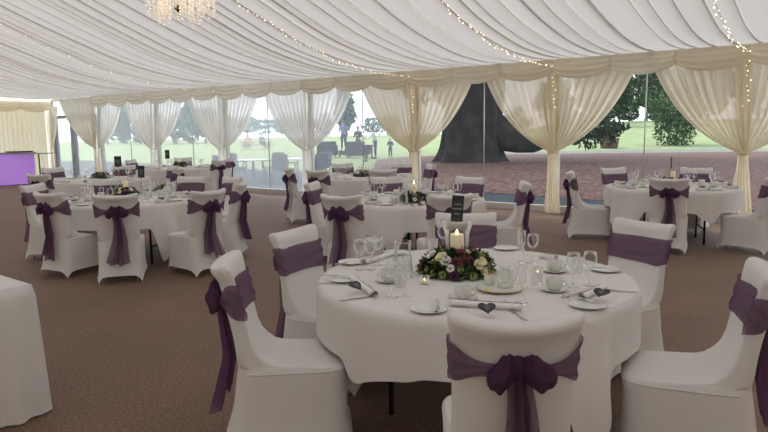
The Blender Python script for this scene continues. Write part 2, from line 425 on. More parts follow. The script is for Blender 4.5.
# ------------------------------------------------------------------ curtains
TIEZ = 1.16
def curtain(n, dr, span, mat, txt, top=2.66, seed=0):
    rnd = random.Random(seed); ph = rnd.uniform(0, 6); nf = span*6.5
    g = G()
    def yfold(u, k): return .038*sin(2*pi*nf*u+ph)*k + .016*sin(2*pi*nf*2.3*u+ph*2)*k
    def fn(u, v):
        e0 = .07 if dr < 0 else .21
        p0 = (-e0+u*(span+e0+.02), top); p1 = (-e0*.8+u*(span+e0)*.70, 1.70-.16*u); p2 = (-.05+.09*u, TIEZ)
        a, b, c = (1-v)**2, 2*v*(1-v), v*v
        x = a*p0[0]+b*p1[0]+c*p2[0]; z = a*p0[1]+b*p1[1]+c*p2[1]
        return (dr*x, yfold(u, .55+.45*sin(pi*v) if v < .8 else .55*(1-v)/.2*1.+.25)-.05*v*v-.02*u, z)
    g.join(grid(84, 30, fn))
    off = -.06
    def ft(u, v):
        x = (u-.5)*(.12+.16*v**.7)+off*v; z = TIEZ-(TIEZ-.025)*v
        return (dr*x+.0, -.05-.030*cos(pi*(u-.5))+(.010+.016*v)*sin(2*pi*5*u+ph), z)
    g.join(grid(60, 18, ft))
    # outward bell of the bundle right under the tie
    yo = -.21 if dr < 0 else -.07
    c = ob('curtain', g.mesh('curtain', mat), None, (PX(n), W+yo, 0), label=txt, cat='curtain', group='curtains tied back at the posts')
    tb = grid(20, 8, lambda u, v: ((.075+.014*cos(2*pi*v))*cos(2*pi*u), -.05+(.045+.012*cos(2*pi*v))*sin(2*pi*u), TIEZ+.02*sin(2*pi*v)), True, True)
    ob('tieback', tb.mesh('tieback', mat), c)
ct = {0: ('right half of the shrub window', 'edge of the photo, beside the shrub window post'), 1: ('right half of the big trunk window', 'left half of the shrub window'), 2: ('right half of the garden sofa window', 'left half of the big trunk window'),
      3: ('right half of the patio chair window', 'left half of the garden sofa window'), 4: ('right half of the window left of the patio chairs', 'left half of the patio chair window'),
      5: ('right half of the window next to the glass door', 'left half of the window left of the patio chairs'), 6: ('near side of the glass door', 'left half of the window next to the glass door')}
for n in range(0, 7):
    if n < 6: curtain(n, -1, 1.40, M['sheer_lit' if n > 2 else 'sheer'], 'sheer cream curtain tied back, '+ct[n][0], seed=n*2)
    else: curtain(n, -1, 2.15, M['cream'], 'opaque cream curtain swept back at the near side of the glass door', top=2.82, seed=5)
    curtain(n, 1, 1.40, M['sheer_lit' if n > 2 else 'sheer'], 'sheer cream curtain tied back, '+ct[n][1], seed=n*2+1)
curtain(7, 1, .6, M['cream'], 'cream curtain gathered in the corner beyond the glass door', top=2.6, seed=20)
# draped crossover curtains on the end wall
def end_drape(y0, y1, txt, seed):
    rnd = random.Random(seed)
    def fn(u, v):
        y = y0+(y1-y0)*u; z = 2.62*(1-v)+.03
        return (XL+.14+.03*sin(2*pi*u*11+.6*sin(4*v)+seed)+.015*sin(2*pi*u*23), y, z)
    return ob('end_drape', grid(120, 10, fn).mesh('end_drape', M['endcloth']), None, None, None, txt, 'curtain', 'drapes on the end wall')
end_drape(9.6, 11.3, 'cream pleated drape on the end wall beside the glass door', 1)
end_drape(6.4, 9.2, 'cream pleated drape on the end wall behind the purple bar front', 2)

# ------------------------------------------------------------------ fairy lights
def lights(name, pts, nb, txt, r=.009):
    w = ob(name, tube(pts, .0035, 5).mesh('light_wire', M['wire']), None, None, None, txt, 'fairy lights', 'strings of fairy lights')
    P = [Vector(p) for p in pts]; L = [0]
    for a, b in zip(P, P[1:]): L.append(L[-1]+(b-a).length)
    rnd = random.Random(nb)
    for k in range(nb):
        s = L[-1]*(k+.5)/nb
        i = max(j for j in range(len(L)-1) if L[j] <= s); t = (s-L[i])/(L[i+1]-L[i])
        p = P[i].lerp(P[i+1], t)+Vector((rnd.uniform(-.045, .045), rnd.uniform(-.015, .015), rnd.uniform(-.02, .0)))
        ob('bulb', led_me[k % 2], w, p)
led_me = [ball((0, 0, 0), r, 8, 6).mesh('led', M['led']) for r in (.0085, .0055)]
for n, nb, tx in ((0, 60, 'string of fairy lights along the roof above the shrub window post'), (1, 80, 'string of fairy lights along the roof above the front table'),
                  (2, 80, 'string of fairy lights along the roof running toward the chandelier'), (4, 14, 'faint string of fairy lights on the roof at the left edge')):
    pts = []
    for k in range(30):
        y = W-.12-(6.6)*k/29; pts.append((PX(n), y, zcs(y)-.125-.015*sin(k*1.3)-.05*smooth((W-.12-y)/2)))
    lights('fairy_light_string', pts, nb, tx)
for n, tx in ((0, 'short fairy light strand down the post by the shrub window'), (1, 'short fairy light strand down the post between trunk and shrub windows'), (2, 'short fairy light strand down the post left of the big trunk')):
    pts = [(PX(n)+.02*sin(k*2.), W-.24-.01*k/10, 2.62-.75*k/10) for k in range(11)]
    lights('fairy_light_strand', pts, 10, tx)

# ------------------------------------------------------------------ chandelier
def chandelier():
    c = at(179, 23, Y=RIDGE); x, y, z = c.x, c.y, c.z
    t = empty('chandelier', (x, y, z), 0, 'crystal basket chandelier glowing warm under the roof lining', 'chandelier')
    K = 1.08; t.scale = (K,)*3; top = (zcs(RIDGE)-z)/K
    ob('rod', tube([(0, 0, .78), (0, 0, top-.03)], .012).mesh('rod', M['brass']), t)
    ob('ceiling_rose', lathe([(0, top-.10), (.06, top-.08), (.08, top-.03), (0, top-.02)], 20).mesh('ceiling_rose', M['brass']), t)
    for nm, r, zz in (('upper_ring', .16, .75), ('middle_ring', .33, .34)):
        ob(nm, grid(40, 6, lambda u, v: ((r+.007*cos(2*pi*v))*cos(2*pi*u), (r+.007*cos(2*pi*v))*sin(2*pi*u), zz+.009*sin(2*pi*v)), True, True).mesh(nm, M['brass']), t)
    ob('finial', lathe([(0, .095), (.012, .10), (.02, .115), (.042, .135), (.014, .145), (.010, .19), (0, .20)], 16).mesh('finial', M['brass']), t)
    rn = random.Random(77)
    def bead(g, p, s):
        q = G().add([(s, 0, 0), (0, s, 0), (-s, 0, 0), (0, -s, 0), (0, 0, s*1.4), (0, 0, -s*1.4)], [(0, 1, 4), (1, 2, 4), (2, 3, 4), (3, 0, 4), (1, 0, 5), (2, 1, 5), (3, 2, 5), (0, 3, 5)])
        g.join(q, T(*p) @ RZ(rn.uniform(0, 6)) @ RX(rn.uniform(-.6, .6)))
    for k in range(98):
        a = rn.uniform(0, 2*pi); r0 = .06+.28*sqrt(rn.random()); ztop = .20+.30*r0+rn.uniform(0, .06); n = rn.randint(4, 10); g = G()
        for m_ in range(n): bead(g, (rn.uniform(-.006, .006), rn.uniform(-.006, .006), -.027*m_), rn.uniform(.008, .014))
        bead(g, (0, 0, -.027*n-.004), .013)
        ob('crystal_strand', g.mesh('crystal_strand', M['crystal'], False), t, (r0*cos(a), r0*sin(a), ztop))
    for k in range(30):
        g = G()
        for m_ in range(14): bead(g, (.16+.17*(m_/13)**1.6+rn.uniform(-.008, .008), rn.uniform(-.008, .008), .75-.41*(m_/13)), rn.uniform(.007, .011))
        ob('crystal_chain', g.mesh('crystal_chain', M['crystal'], False), t, rz=2*pi*k/30)
    bl = lathe([(0, 0), (.012, .005), (.02, .03), (.014, .06), (0, .085)], 12).mesh('candle_bulb', M['bulb'])
    for k in range(8):
        a = 2*pi*k/8; b = ob('candle_bulb', bl, t, (.21*cos(a), .21*sin(a), .30))
        ob('bulb_cup', lathe([(0, -.04), (.02, -.03), (.022, 0), (0, 0)], 10).mesh('bulb_cup', M['brass']), b)
chandelier()

# ------------------------------------------------------------------ chairs
STN = [  # z, y front, y rear, half width, exponent
    (0.000, .298, -.335, .238, 7), (.05, .282, -.328, .231, 6.5), (.14, .276, -.306, .226, 6), (.26, .276, -.287, .224, 5.5), (.38, .279, -.270, .226, 5),
    (.405, .282, -.265, .227, 5), (.428, .280, -.262, .226, 5), (.444, .271, -.260, .222, 5), (.454, .235, -.260, .219, 5), (.460, .15, -.259, .216, 5),
    (.464, .06, -.259, .214, 5), (.470, -.02, -.259, .213, 5), (.484, -.075, -.259, .212, 5), (.515, -.120, -.264, .211, 5), (.55, -.157, -.268, .211, 5),
    (.60, -.186, -.275, .211, 5), (.66, -.208, -.285, .212, 5), (.74, -.230, -.299, .214, 5), (.82, -.249, -.314, .217, 5), (.865, -.258, -.325, .220, 5),
    (.888, -.260, -.341, .226, 4.5), (.908, -.261, -.356, .231, 4), (.925, -.267, -.361, .231, 4), (.938, -.282, -.354, .226, 4), (.943, -.302, -.335, .21, 4)]
def sec(phi, z, yf, yr, w, n, off=0):
    c, s = cos(phi), sin(phi); e = 2/n
    x = (w+off)*math.copysign(abs(c)**e, c); y = (yf+yr)/2+((yf-yr)/2+off)*math.copysign(abs(s)**e, s)
    k = max(0, min(1, (z-.5)/.2)); y += k*.055*((x/w)**2-.4)
    return x, y
def sec_at(phi, z, off=0):
    for a, b in zip(STN, STN[1:]):
        if a[0] <= z <= b[0]:
            t = (z-a[0])/(b[0]-a[0]); q = [a[i]+(b[i]-a[i])*t for i in range(1, 5)]
            return sec(phi, z, *q, off=off)
    return sec(phi, z, *STN[-1][1:], off=off)
def cover_mesh():
    N = 72; rings = []
    for st in STN:
        z = st[0]; ring = []
        for i in range(N):
            ph = 2*pi*(i+.5)/N; x, y = sec(ph, *st)
            zz = z+(.024*(x/st[3])**2*smooth((z-.84)/.09) if z > .84 else 0)
            if z < .2: zz = z+(.085 if abs(sin(ph)) < .75 else .09)*(1-z/.2)*abs(cos(2*ph))**.7
            ring.append((x, y, zz))
        rings.append(ring)
    g = loft(rings)
    n = len(g.v); g.f.append(tuple((len(STN)-1)*N+i for i in range(N))); g.m.append(0)
    return g.mesh('stretch_cover', M['cover'])
COVER = cover_mesh()
def seam_mesh():
    N = 60; pts = []
    for i in range(N+1):
        ph = 2*pi*i/N; x, y = sec_at(ph, .432, .002); pts.append((x, y, .432))
    g = tube([p for p in pts if p[1] > -.2], .0035, 6)
    return g.mesh('seat_seam', M['seam'])
SEAM = seam_mesh()
LEGS = []
for sx in (-1, 1):
    for yy in (.215, -.255):
        LEGS.append(tube([(sx*.165, yy*.9, .0), (sx*.165, yy*.85, .42)], .011, 8).mesh('leg', M['alu']))
def sash_meshes(seed):
    rnd = random.Random(seed); N = 72
    p1 = rnd.uniform(0, 6)
    def band(u, v):
        ph = 2*pi*u-pi/2            # u=0 is the middle of the back's rear
        back = max(0, cos(2*pi*u))**5   # near the knot
        h = (.083-.012*max(0, cos(2*pi*u)))*(1-.70*back)+.004*sin(3*ph+p1)
        zc_ = .785+.006*sin(2*ph+p1)
        z = zc_+(v*2-1)*h
        x, y = sec_at(ph, z, .011+.008*back+.0035*sin(v*pi*5+4*sin(ph*2)+p1))
        return (x, y, z)
    bd = grid(N, 14, band, cu=True)
    yk = -.338
    kn = grid(16, 12, lambda u, v: (.038*sin(pi*v)*cos(2*pi*u)*(1+.12*sin(5*2*pi*u)), yk+.030*sin(pi*v)*sin(2*pi*u), .785-.046*cos(pi*v)), cu=True)
    def loop(sd, ln, droop, fat):
        def f(u, v):
            a = .016+.056*fat*max(0, sin(pi*v**.72))**.75; b = .012+.030*sin(pi*v)**.8
            if v > .999: a = b = .004
            w = (.007*sin(2*pi*u*5+seed+2*v)+.006*sin(v*15+seed*2+3*u))*sin(pi*min(1, v*1.1))
            return (sd*(.010+ln*v-.012*cos(2*pi*u)*sin(pi*v)), yk-.012-.018*sin(pi*v)+(b+w)*sin(2*pi*u)*.8, .785+(a+w)*cos(2*pi*u)-droop*v*v)
        return grid(28, 22, f, cu=True)
    bow = loop(-1, rnd.uniform(.07, .115), rnd.uniform(.015, .06), rnd.uniform(.65, .95))
    bow2 = loop(1, rnd.uniform(.09, .14), rnd.uniform(.02, .07), rnd.uniform(.75, 1.05))
    def tail(sd, ln, sp):
        q = rnd.uniform(0, 6); q2 = rnd.uniform(-.03, .03)
        def f(u, v):
            wd = .05+.075*v**.7
            x = sd*(.012+sp*v)+(u-.5)*wd+q2*sin(v*4)
            z = .775-ln*v+.012*sin(2*pi*u+q)*v
            # hang clear of the cover behind
            yr = -.265-.085*abs(z-.45)/.45 if z < .45 else -.268-.045*(z-.5)/.3
            y = yr-.040-.010*sd-(.012+.018*v)*sin(2*pi*u*2.2+q+v*1.5)-.02*v
            return (x, y, z)
        return grid(22, 18, f)
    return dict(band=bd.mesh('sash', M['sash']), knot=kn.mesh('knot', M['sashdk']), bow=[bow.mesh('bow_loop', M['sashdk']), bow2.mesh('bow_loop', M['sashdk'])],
                tails=[tail(-1, rnd.uniform(.50, .56), rnd.uniform(.02, .05)).mesh('sash_tail', M['sash']), tail(1, rnd.uniform(.52, .60), rnd.uniform(.015, .05)).mesh('sash_tail', M['sash'])])
SASH = [sash_meshes(s) for s in (3, 8, 21, 34)]
BT = .315
CH = {}    # table -> list of (angle, rb)
def chair(tab, bx, by, label, group, turn=0., k=0):
    """bx,by: where the top of the back stands"""
    cx, cy = TABLES[tab]['c']
    a = atan2(cy-by, cx-bx)+turn
    ox, oy = bx+BT*cos(a), by+BT*sin(a)
    t = empty('banquet_chair', (ox, oy, 0), a-pi/2, label, 'chair', group)
    ob('stretch_cover', COVER, t); ob('seat_seam', SEAM, t)
    for l in LEGS: ob('leg', l, t)
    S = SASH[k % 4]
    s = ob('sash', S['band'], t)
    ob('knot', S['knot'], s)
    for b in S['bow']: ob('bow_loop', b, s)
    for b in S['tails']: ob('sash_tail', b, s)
    CH.setdefault(tab, []).append((atan2(by-cy, bx-cx), hypot(bx-cx, by-cy), a))

TABLES = {
    'front': dict(c=(-1.69, 3.144), txt='front table', rot=radians(10), seed=1),
    'second': dict(c=(-4.303, 6.438), txt='second table behind the front one', rot=radians(-12), seed=2),
    'right': dict(c=(-2.037, 9.597), txt='table below the shrub window', rot=radians(20), seed=3),
    'left': dict(c=(-7.42, 4.65), txt='left table in front of the bar', rot=radians(30), seed=4),
    'bar': dict(c=(-11.31, 6.49), txt='table near the purple bar', rot=radians(5), seed=5),
    'patio': dict(c=(-13.42, 9.8), txt='table by the patio window', rot=radians(40), seed=6),
    'sofa': dict(c=(-7.22, 9.29), txt='table below the garden sofas', rot=radians(25), seed=7)}
def pol(tab, deg, r):
    c = TABLES[tab]['c']; return c[0]+r*cos(radians(deg)), c[1]+r*sin(radians(deg))
gtxt = {t: 'banquet chairs round the '+TABLES[t]['txt'] for t in TABLES}
def CHR(tab, deg, r, label, k, turn=0.): chair(tab, *pol(tab, deg, r), label, gtxt[tab], turn, k)
CHR('front', -56, 1.45, 'white covered chair, back to camera, big purple bow at the front table', 0)
CHR('front', -126.7, 1.355, 'white covered chair in profile at front table, purple bow hanging left', 1, -.19)
CHR('front', -171, 1.25, 'white covered chair facing us, left of the front table, plain purple band', 2)
CHR('front', 121, 1.30, 'white covered chair facing us behind the burning candle, across the front table', 3)
CHR('front', 66, 1.45, 'tilted white chair back facing us at the right rear of front table', 0)
CHR('front', 4.0, 1.42, 'white covered chair in profile at right edge, seat under the front tablecloth', 1, .19)
CHR('second', -154, 1.28, 'white chair with purple band at left end of the second table', 2)
CHR('second', -83, 1.62, 'white chair with purple bow and long tails, near left of second table', 3)
CHR('second', -42, 1.55, 'white chair back with purple bow right behind the chalkboard table sign', 0)
CHR('second', 28, 1.35, 'white chair in profile by itself, purple bow right, before the kick rail', 1)
CHR('second', 142, 1.20, 'white chair facing us behind the water jug of the second table', 2)
CHR('second', 82, 1.20, 'white chair facing us beside the big trunk window, second table', 3)
CHR('right', -80, 1.16, 'white chair back with purple bow in front of the shrub window table', 0)
CHR('right', -160, 1.38, 'white chair in profile with purple bow, left of shrub window table', 1)
CHR('right', 145, 1.30, 'white chair facing us at far left of shrub window table', 2)
CHR('right', 86, 1.22, 'white chair facing us on the far side of shrub window table', 3)
CHR('right', -19, 1.37, 'white chair in profile at right edge before the shrub window curtain', 0)
CHR('left', -38, 1.50, 'white chair back with purple bow at front of the left table', 0)
CHR('left', -78, 1.20, 'white chair with side view of seat and purple bow, left table', 1)
CHR('left', -150, 1.36, 'outermost white chair at left table, purple tails toward the bar', 2)
CHR('bar', -70, 1.47, 'white chair with dark bow just behind the two leftmost chairs, toward the bar', 3)
CHR('left', -3, 1.68, 'white chair with purple bow and tails at right of left table', 1)
CHR('left', 36, 1.42, 'white chair in profile with wispy purple tails, rightmost at left table', 2)
CHR('left', 159, 1.40, 'white chair facing us behind the left table flowers', 0)
CHR('left', 109, 1.38, 'white chair facing us at the far right of left table', 3)
CHR('left', 81, 1.52, 'white chair nearly hidden between two others, rear right of left table', 3)
CHR('bar', -173, 1.45, 'white chair with purple band closest to the purple bar front', 0)
CHR('bar', 72, 1.40, 'white chair facing us, right of the table near the bar', 1)
CHR('bar', 40, 1.45, 'white chair with dark bow, rightmost at table near the bar', 2)
CHR('bar', 130, 1.40, 'white chair on the door side of the table near the bar', 3)
CHR('patio', 8, 1.30, 'white chair with purple bow and tails before the patio window', 0)
CHR('patio', 70, 1.30, 'white chair on the window side of the patio window table', 1)
CHR('patio', 140, 1.30, 'white chair at the far end of the patio window table', 2)
CHR('patio', -150, 1.30, 'white chair on the bar side of the patio window table', 3)
CHR('sofa', -88, 1.42, 'white chair back with purple bow before the curtain tail', 1)
CHR('sofa', -124, 1.45, 'white chair in profile with trailing purple tails, by the curtain tail', 2)
CHR('sofa', -40, 1.35, 'white chair back with dark bow directly behind the second table', 3)
CHR('sofa', 151, 1.25, 'white chair facing us at far left under the garden sofas', 0)
CHR('sofa', 91, 1.25, 'white chair facing us at far side of table below sofas', 1)
CHR('sofa', 47, 1.25, 'white chair with upright purple bow next to big trunk window curtain', 2)

# ------------------------------------------------------------------ tables and cloths
R = .87; TZ = .765
top_me = lathe([(0, .725), (R-.012, .725), (R-.004, .735), (R-.004, .752), (R-.015, .758), (0, .758)], 64).mesh('tabletop', M['ply'])
legm = []
for sx in (-1, 1):
    for sy in (-1, 1):
        legm.append(tube([(sx*.38, sy*.30, 0), (sx*.38, sy*.30, .70), (sx*.40, sy*.22, .725)], .016, 8).mesh('leg', M['dkmetal']))
brace_me = tube([(-.38, -.30, .2), (-.38, .30, .2)], .011, 8).join(tube([(.38, -.30, .2), (.38, .30, .2)], .011, 8)).mesh('brace', M['dkmetal'])
def cloth_mesh(tab):
    rnd = random.Random(TABLES[tab]['seed']); rot = TABLES[tab]['rot']; S = 2.34
    n = 288; ph = [rnd.uniform(0, 6.28) for _ in range(4)]
    def drop(th):
        a = th-rot
        L = S/2/max(abs(cos(a)), abs(sin(a)))-R
        L = min(L, .715)
        for (ca, rb, _) in CH.get(tab, []):
            d = (th-ca+pi) % (2*pi)-pi
            rs = rb-.605
            if rs < R+.14 and abs(d) < 1:
                off = abs(R*sin(d)); k = 1-smooth((off-.29)/.09)
                L = L*(1-k)+min(L, .272)*k
        return L
    rings = []
    for r in (.01, .2, .4, .6, .75, R-.03):
        rings.append([(r*cos(2*pi*i/n), r*sin(2*pi*i/n), TZ) for i in range(n)])
    rings.append([((R-.006)*cos(2*pi*i/n), (R-.006)*sin(2*pi*i/n), TZ-.0015) for i in range(n)])
    dr = [drop(2*pi*i/n) for i in range(n)]
    dr = [(dr[i-2]+dr[i-1]+2*dr[i]+dr[(i+1) % n]+dr[(i+2) % n])/6 for i in range(n)]
    m = 14
    for j in range(1, m+1):
        t = j/m; ring = []
        for i in range(n):
            th = 2*pi*i/n; L = dr[i]; s = t*L
            a = th-rot; corner = abs(sin(2*a))**3
            fold = (sin(th*13+ph[0]+1.2*sin(2*th+ph[1]))+.6*sin(th*22+ph[2]))*.5
            fade = smooth((L-.2)/.35)
            amp = (.004+.042*smooth(s/.5))*fade
            r = R+.004+.022*(1-math.exp(-s/.03))*.4+amp*(fold+.5)+.05*corner*smooth(s/.6)*fade
            z = TZ-.004-s
            ring.append((r*cos(th), r*sin(th), max(z, .012)))
        rings.append(ring)
    g = loft(rings); g.f.append(tuple(range(n-1, -1, -1))); g.m.append(0)
    return g.mesh('tablecloth', M['tcloth'])
for tab, t in TABLES.items():
    e = empty('round_table', (*t['c'], 0), t['rot'], 'round folding banquet table hidden under the white cloth, '+t['txt'], 'table', 'round banquet tables')
    ob('tabletop', top_me, e)
    for l in legm: ob('leg', l, e)
    ob('brace', brace_me, e)
    ob('tablecloth', cloth_mesh(tab), None, (*t['c'], 0), None, 'white square cloth draped over the '+t['txt'], 'tablecloth', 'white tablecloths')

# ------------------------------------------------------------------ tableware
MW = {}
MW['wine'] = lathe([(.0, .002), (.033, .0), (.034, .003), (.012, .008), (.005, .016), (.0042, .05), (.005, .082), (.016, .094), (.030, .112), (.036, .135), (.035, .158), (.031, .180), (.0300, .180), (.034, .158), (.0345, .135), (.028, .113), (.010, .097), (0, .095)], 20).mesh('wine_glass', M['glass'])
MW['flute'] = lathe([(.0, .002), (.031, .0), (.032, .003), (.010, .008), (.0045, .016), (.0042, .06), (.006, .085), (.017, .105), (.0245, .135), (.026, .165), (.025, .20), (.024, .20), (.0248, .165), (.023, .136), (.012, .105), (0, .09)], 20).mesh('flute', M['glass'])
MW['tumbler'] = lathe([(0, .004), (.028, .0), (.031, .004), (.034, .09), (.0325, .09), (.029, .012), (0, .012)], 20).mesh('tumbler', M['glass'])
MW['plate'] = lathe([(0, .004), (.045, .002), (.058, .004), (.085, .013), (.0865, .0155), (.083, .0165), (.058, .009), (.05, .007), (0, .007)], 36).mesh('side_plate', M['china'])
MW['saucer'] = lathe([(0, .004), (.03, .001), (.045, .004), (.072, .014), (.0735, .0165), (.07, .0165), (.045, .009), (.028, .006), (0, .006)], 32).mesh('saucer', M['china'])
MW['cup'] = lathe([(0, .003), (.025, .0), (.027, .005), (.036, .012), (.041, .035), (.0415, .062), (.040, .0635), (.0385, .062), (.038, .036), (.032, .014), (0, .012)], 28).mesh('cup', M['china'])
MW['cup_handle'] = tube([(.040+.022*sin(pi*k/9), 0, .05-.034*k/9) for k in range(10)], .0035, 6).mesh('handle', M['china'])
def napkin():
    g = G(); L = .24
    def f(u, v):
        a = 2*pi*u*2.2; r = .009+.009*u+.003*abs(v-.5)*2
        return ((v-.5)*L*(1+.03*sin(9*u)), r*cos(a)*1.1, .021+r*sin(a)*.95)
    return grid(54, 14, f).mesh('napkin', M['napkin'])
MW['napkin'] = napkin()
def heart_mesh():
    pts = []
    for k in range(40):
        a = 2*pi*k/40; x = 16*sin(a)**3*1.25; y = 1.25*(13*cos(a)-5*cos(2*a)-2*cos(3*a)-cos(4*a)); pts.append((x/17*.034, (y+1.5)/17*.034))
    rings = [[(x*s, y*s, z) for x, y in pts] for s, z in ((.93, 0), (1, .0015), (1, .0045), (.93, .006))]
    return loft(rings, True, True).mesh('slate_heart', M['slate'], False)
MW['heart'] = heart_mesh()
def scribble(w, rows, z, seed, r=.0012):
    rnd = random.Random(seed); g = G()
    for (y, l) in rows:
        pts = []; n = int(26*l)+6
        for k in range(n):
            t = k/(n-1); pts.append(((t-.5)*w*l+.0012*sin(t*31*l), y+w*.075*sin(t*26*l+rnd.uniform(-.6, .6))+w*.02*sin(t*60), z))
        g.join(tube(pts, r, 4))
    return g
MW['heart_writing'] = scribble(.036, [(.006, .8), (-.006, .5)], .0065, 3, .0007).mesh('chalk_mark', M['chalk'])
def knife():
    g = grid(14, 8, lambda u, v: (-.11+.10*u, (.006+.0025*u)*cos(2*pi*v), .006+.0035*sin(2*pi*v)), cv=True)
    g.join(grid(14, 6, lambda u, v: (-.012+.115*u, (v-.5)*.019*(1-.85*max(0, u-.72)/.28)+.003*u, .006-.0015*abs(v-.5))))
    return g.mesh('knife', M['steel'])
def fork():
    g = grid(14, 8, lambda u, v: (-.10+.125*u, (.0075-.004*u)*cos(2*pi*v), .005+.0028*sin(2*pi*v)), cv=True)
    g.join(grid(6, 6, lambda u, v: (.022+.035*u, (v-.5)*(.008+.016*sin(pi/2*u)), .005+.002*sin(pi*u))))
    for k in range(4): g.join(tube([(.056, -.009+.006*k, .006), (.075, -.0092+.0061*k, .005), (.095, -.009+.006*k, .008)], .0016, 5))
    return g.mesh('fork', M['steel'])
def spoon():
    g = grid(14, 8, lambda u, v: (-.07+.09*u, (.004-.0018*u)*cos(2*pi*v), .005+.002*sin(2*pi*v)), cv=True)
    g.join(grid(10, 10, lambda u, v: (.036+.017*cos(2*pi*u)*v, .011*sin(2*pi*u)*v, .003+.004*v*v), cu=True))
    return g.mesh('spoon', M['steel'])
MW['knife'], MW['fork'], MW['spoon'] = knife(), fork(), spoon()
MW['jug'] = lathe([(0, .003), (.052, 0), (.056, .005), (.058, .03), (.052, .10), (.045, .15), (.047, .19), (.050, .20), (.048, .20), (.0445, .185), (.042, .15), (.049, .10), (.054, .03), (0, .014)], 28).mesh('jug', M['glass'])
MW['jug_handle'] = tube([(.045+.045*sin(pi*k/12), 0, .18-.12*k/12) for k in range(13)], .006, 8).mesh('handle', M['glass'])
MW['jug_water'] = lathe([(0, .016), (.053, .03), (.048, .10), (.0445, .125), (0, .125)], 24).mesh('water', M['water'])
MW['tea_cup'] = lathe([(0, 0), (.022, 0), (.027, .045), (.0255, .045), (.021, .004), (0, .004)], 20).mesh('tealight_holder', M['glass'])
MW['tea_wax'] = lathe([(0, .005), (.018, .005), (.018, .017), (0, .018)], 16).mesh('wax', M['wax'])
def flame_mesh(h): return lathe([(0, 0), (h*.14, h*.12), (h*.2, h*.3), (h*.14, h*.62), (h*.05, h*.85), (0, h)], 12).mesh('flame', M['flame'])
MW['flame_s'], MW['flame_b'] = flame_mesh(.016), flame_mesh(.036)
def cup_thing(loc, rz, lab, grp):
    c = ob('cup', MW['cup'], None, loc, None, lab, 'cup', grp, rz); ob('handle', MW['cup_handle'], c)
def jug_thing(loc, rz, lab):
    c = ob('water_jug', MW['jug'], None, loc, None, lab, 'jug', 'water jugs', rz); ob('handle', MW['jug_handle'], c); ob('water', MW['jug_water'], c)
def tealight(loc, lab):
    c = ob('tealight', MW['tea_cup'], None, loc, None, lab, 'candle', 'tealights'); w = ob('wax', MW['tea_wax'], c); ob('flame', MW['flame_s'], w, (0, 0, .019))
def heart_thing(loc, rz, tilt, lab, grp='slate heart tags'):
    h = ob('slate_heart', MW['heart'], None, loc, None, lab, 'heart tag', grp)
    h.rotation_euler = (tilt, 0, rz); ob('chalk_mark', MW['heart_writing'], h)

# flowers
def rose(s, petal_rows=((3, .35, .75), (5, .7, .95), (6, 1., 1.))):
    g = G()
    for (k, rr, hh) in petal_rows:
        for i in range(k):
            a0 = 2*pi*i/k+rr*2
            def f(u, v):
                a = a0+(u-.5)*2*pi/k*1.35
                r = s*rr*(.25+.75*sin(pi/2*v))+s*.12*v*v*rr; z = s*hh*(.15+.95*v)-s*.25*(abs(u-.5)*2)**2*v-s*.35*rr*v**3
                return (r*cos(a), r*sin(a), z)
            g.join(grid(4, 4, f))
    return g
def openflower(s):
    g = G()
    for i in range(7):
        a0 = 2*pi*i/7
        g.join(grid(3, 3, lambda u, v: (s*v*cos(a0+(u-.5)*.95)*(1-.15*abs(u-.5)), s*v*sin(a0+(u-.5)*.95), s*(.25*v+.12*v*v-.15*abs(u-.5)*v)+.001)))
    b = len(g.f); g.join(ball((0, 0, s*.16), s*.22, 8, 5), mi=1); return g
FL = {}
for nm, ms in (('cream', 'rose_cream'), ('wine', 'rose_wine'), ('purple', 'rose_purple'), ('white', 'rose_white'), ('pink', 'rose_pink')):
    FL[nm] = rose(.027).mesh('rose', M[ms])
FL['daisy'] = openflower(.021).mesh('daisy', [M['rose_white'], M['dkcentre']])
FL['lime'] = rose(.018).mesh('bud', M['leaf2'])
def leaf(l, w):
    return G().add([(0, 0, 0), (l*.35, w*.5, .004), (l*.75, w*.35, .002), (l, 0, -.004), (l*.75, -w*.35, .002), (l*.35, -w*.5, .004), (l*.4, 0, -.002)], [(0, 6, 1), (1, 6, 2), (2, 6, 3), (3, 6, 4), (4, 6, 5), (5, 6, 0)])
def foliage(rx, h, n, seed, l=.042):
    rnd = random.Random(seed); g = G()
    g.join(grid(24, 6, lambda u, v: (rx*.82*cos(2*pi*u)*cos(pi/2*v), rx*.82*sin(2*pi*u)*cos(pi/2*v), h*.72*sin(pi/2*v)), cu=True))
    for k in range(n):
        a = rnd.uniform(0, 2*pi); e = rnd.uniform(0, 1)**1.2*pi/2
        p = (rx*.88*cos(a)*cos(e), rx*.88*sin(a)*cos(e), .012+h*.8*sin(e))
        m = T(*p) @ RZ(a+rnd.uniform(-1, 1)) @ RY(-e*.7+rnd.uniform(-.7, .25)) @ RX(rnd.uniform(-.6, .6))
        q = leaf(l*rnd.uniform(.7, 1.3), l*.5)
        q.v = [(x, y, z) for x, y, z in q.v]; g.join(q, m, 1 if rnd.random() < .18 else 0)
    g.v = [(x, y, max(z, .002)) for x, y, z in g.v]
    return g.mesh('foliage', [M['leaf'], M['leaf2']], False)
FOL = [foliage(.215, .125, 760, 1, .05), foliage(.17, .10, 260, 2)]
VASE = lathe([(0, .085), (.062, .083), (.066, .088), (.066, .16), (.070, .23), (.086, .290), (.098, .304), (.095, .305), (.068, .23), (.064, .16), (.064, .092), (0, .089)], 36).mesh('hurricane_vase', M['glass'])
CANDLE = lathe([(0, .09), (.038, .09), (.0395, .095), (.0395, .220), (.037, .229), (.031, .226), (.018, .212), (0, .21)], 28).mesh('pillar_candle', M['wax'])
SMALLC = lathe([(0, .06), (.032, .06), (.033, .065), (.033, .20), (.030, .207), (.02, .20), (0, .198)], 24).mesh('pillar_candle', M['wax'])
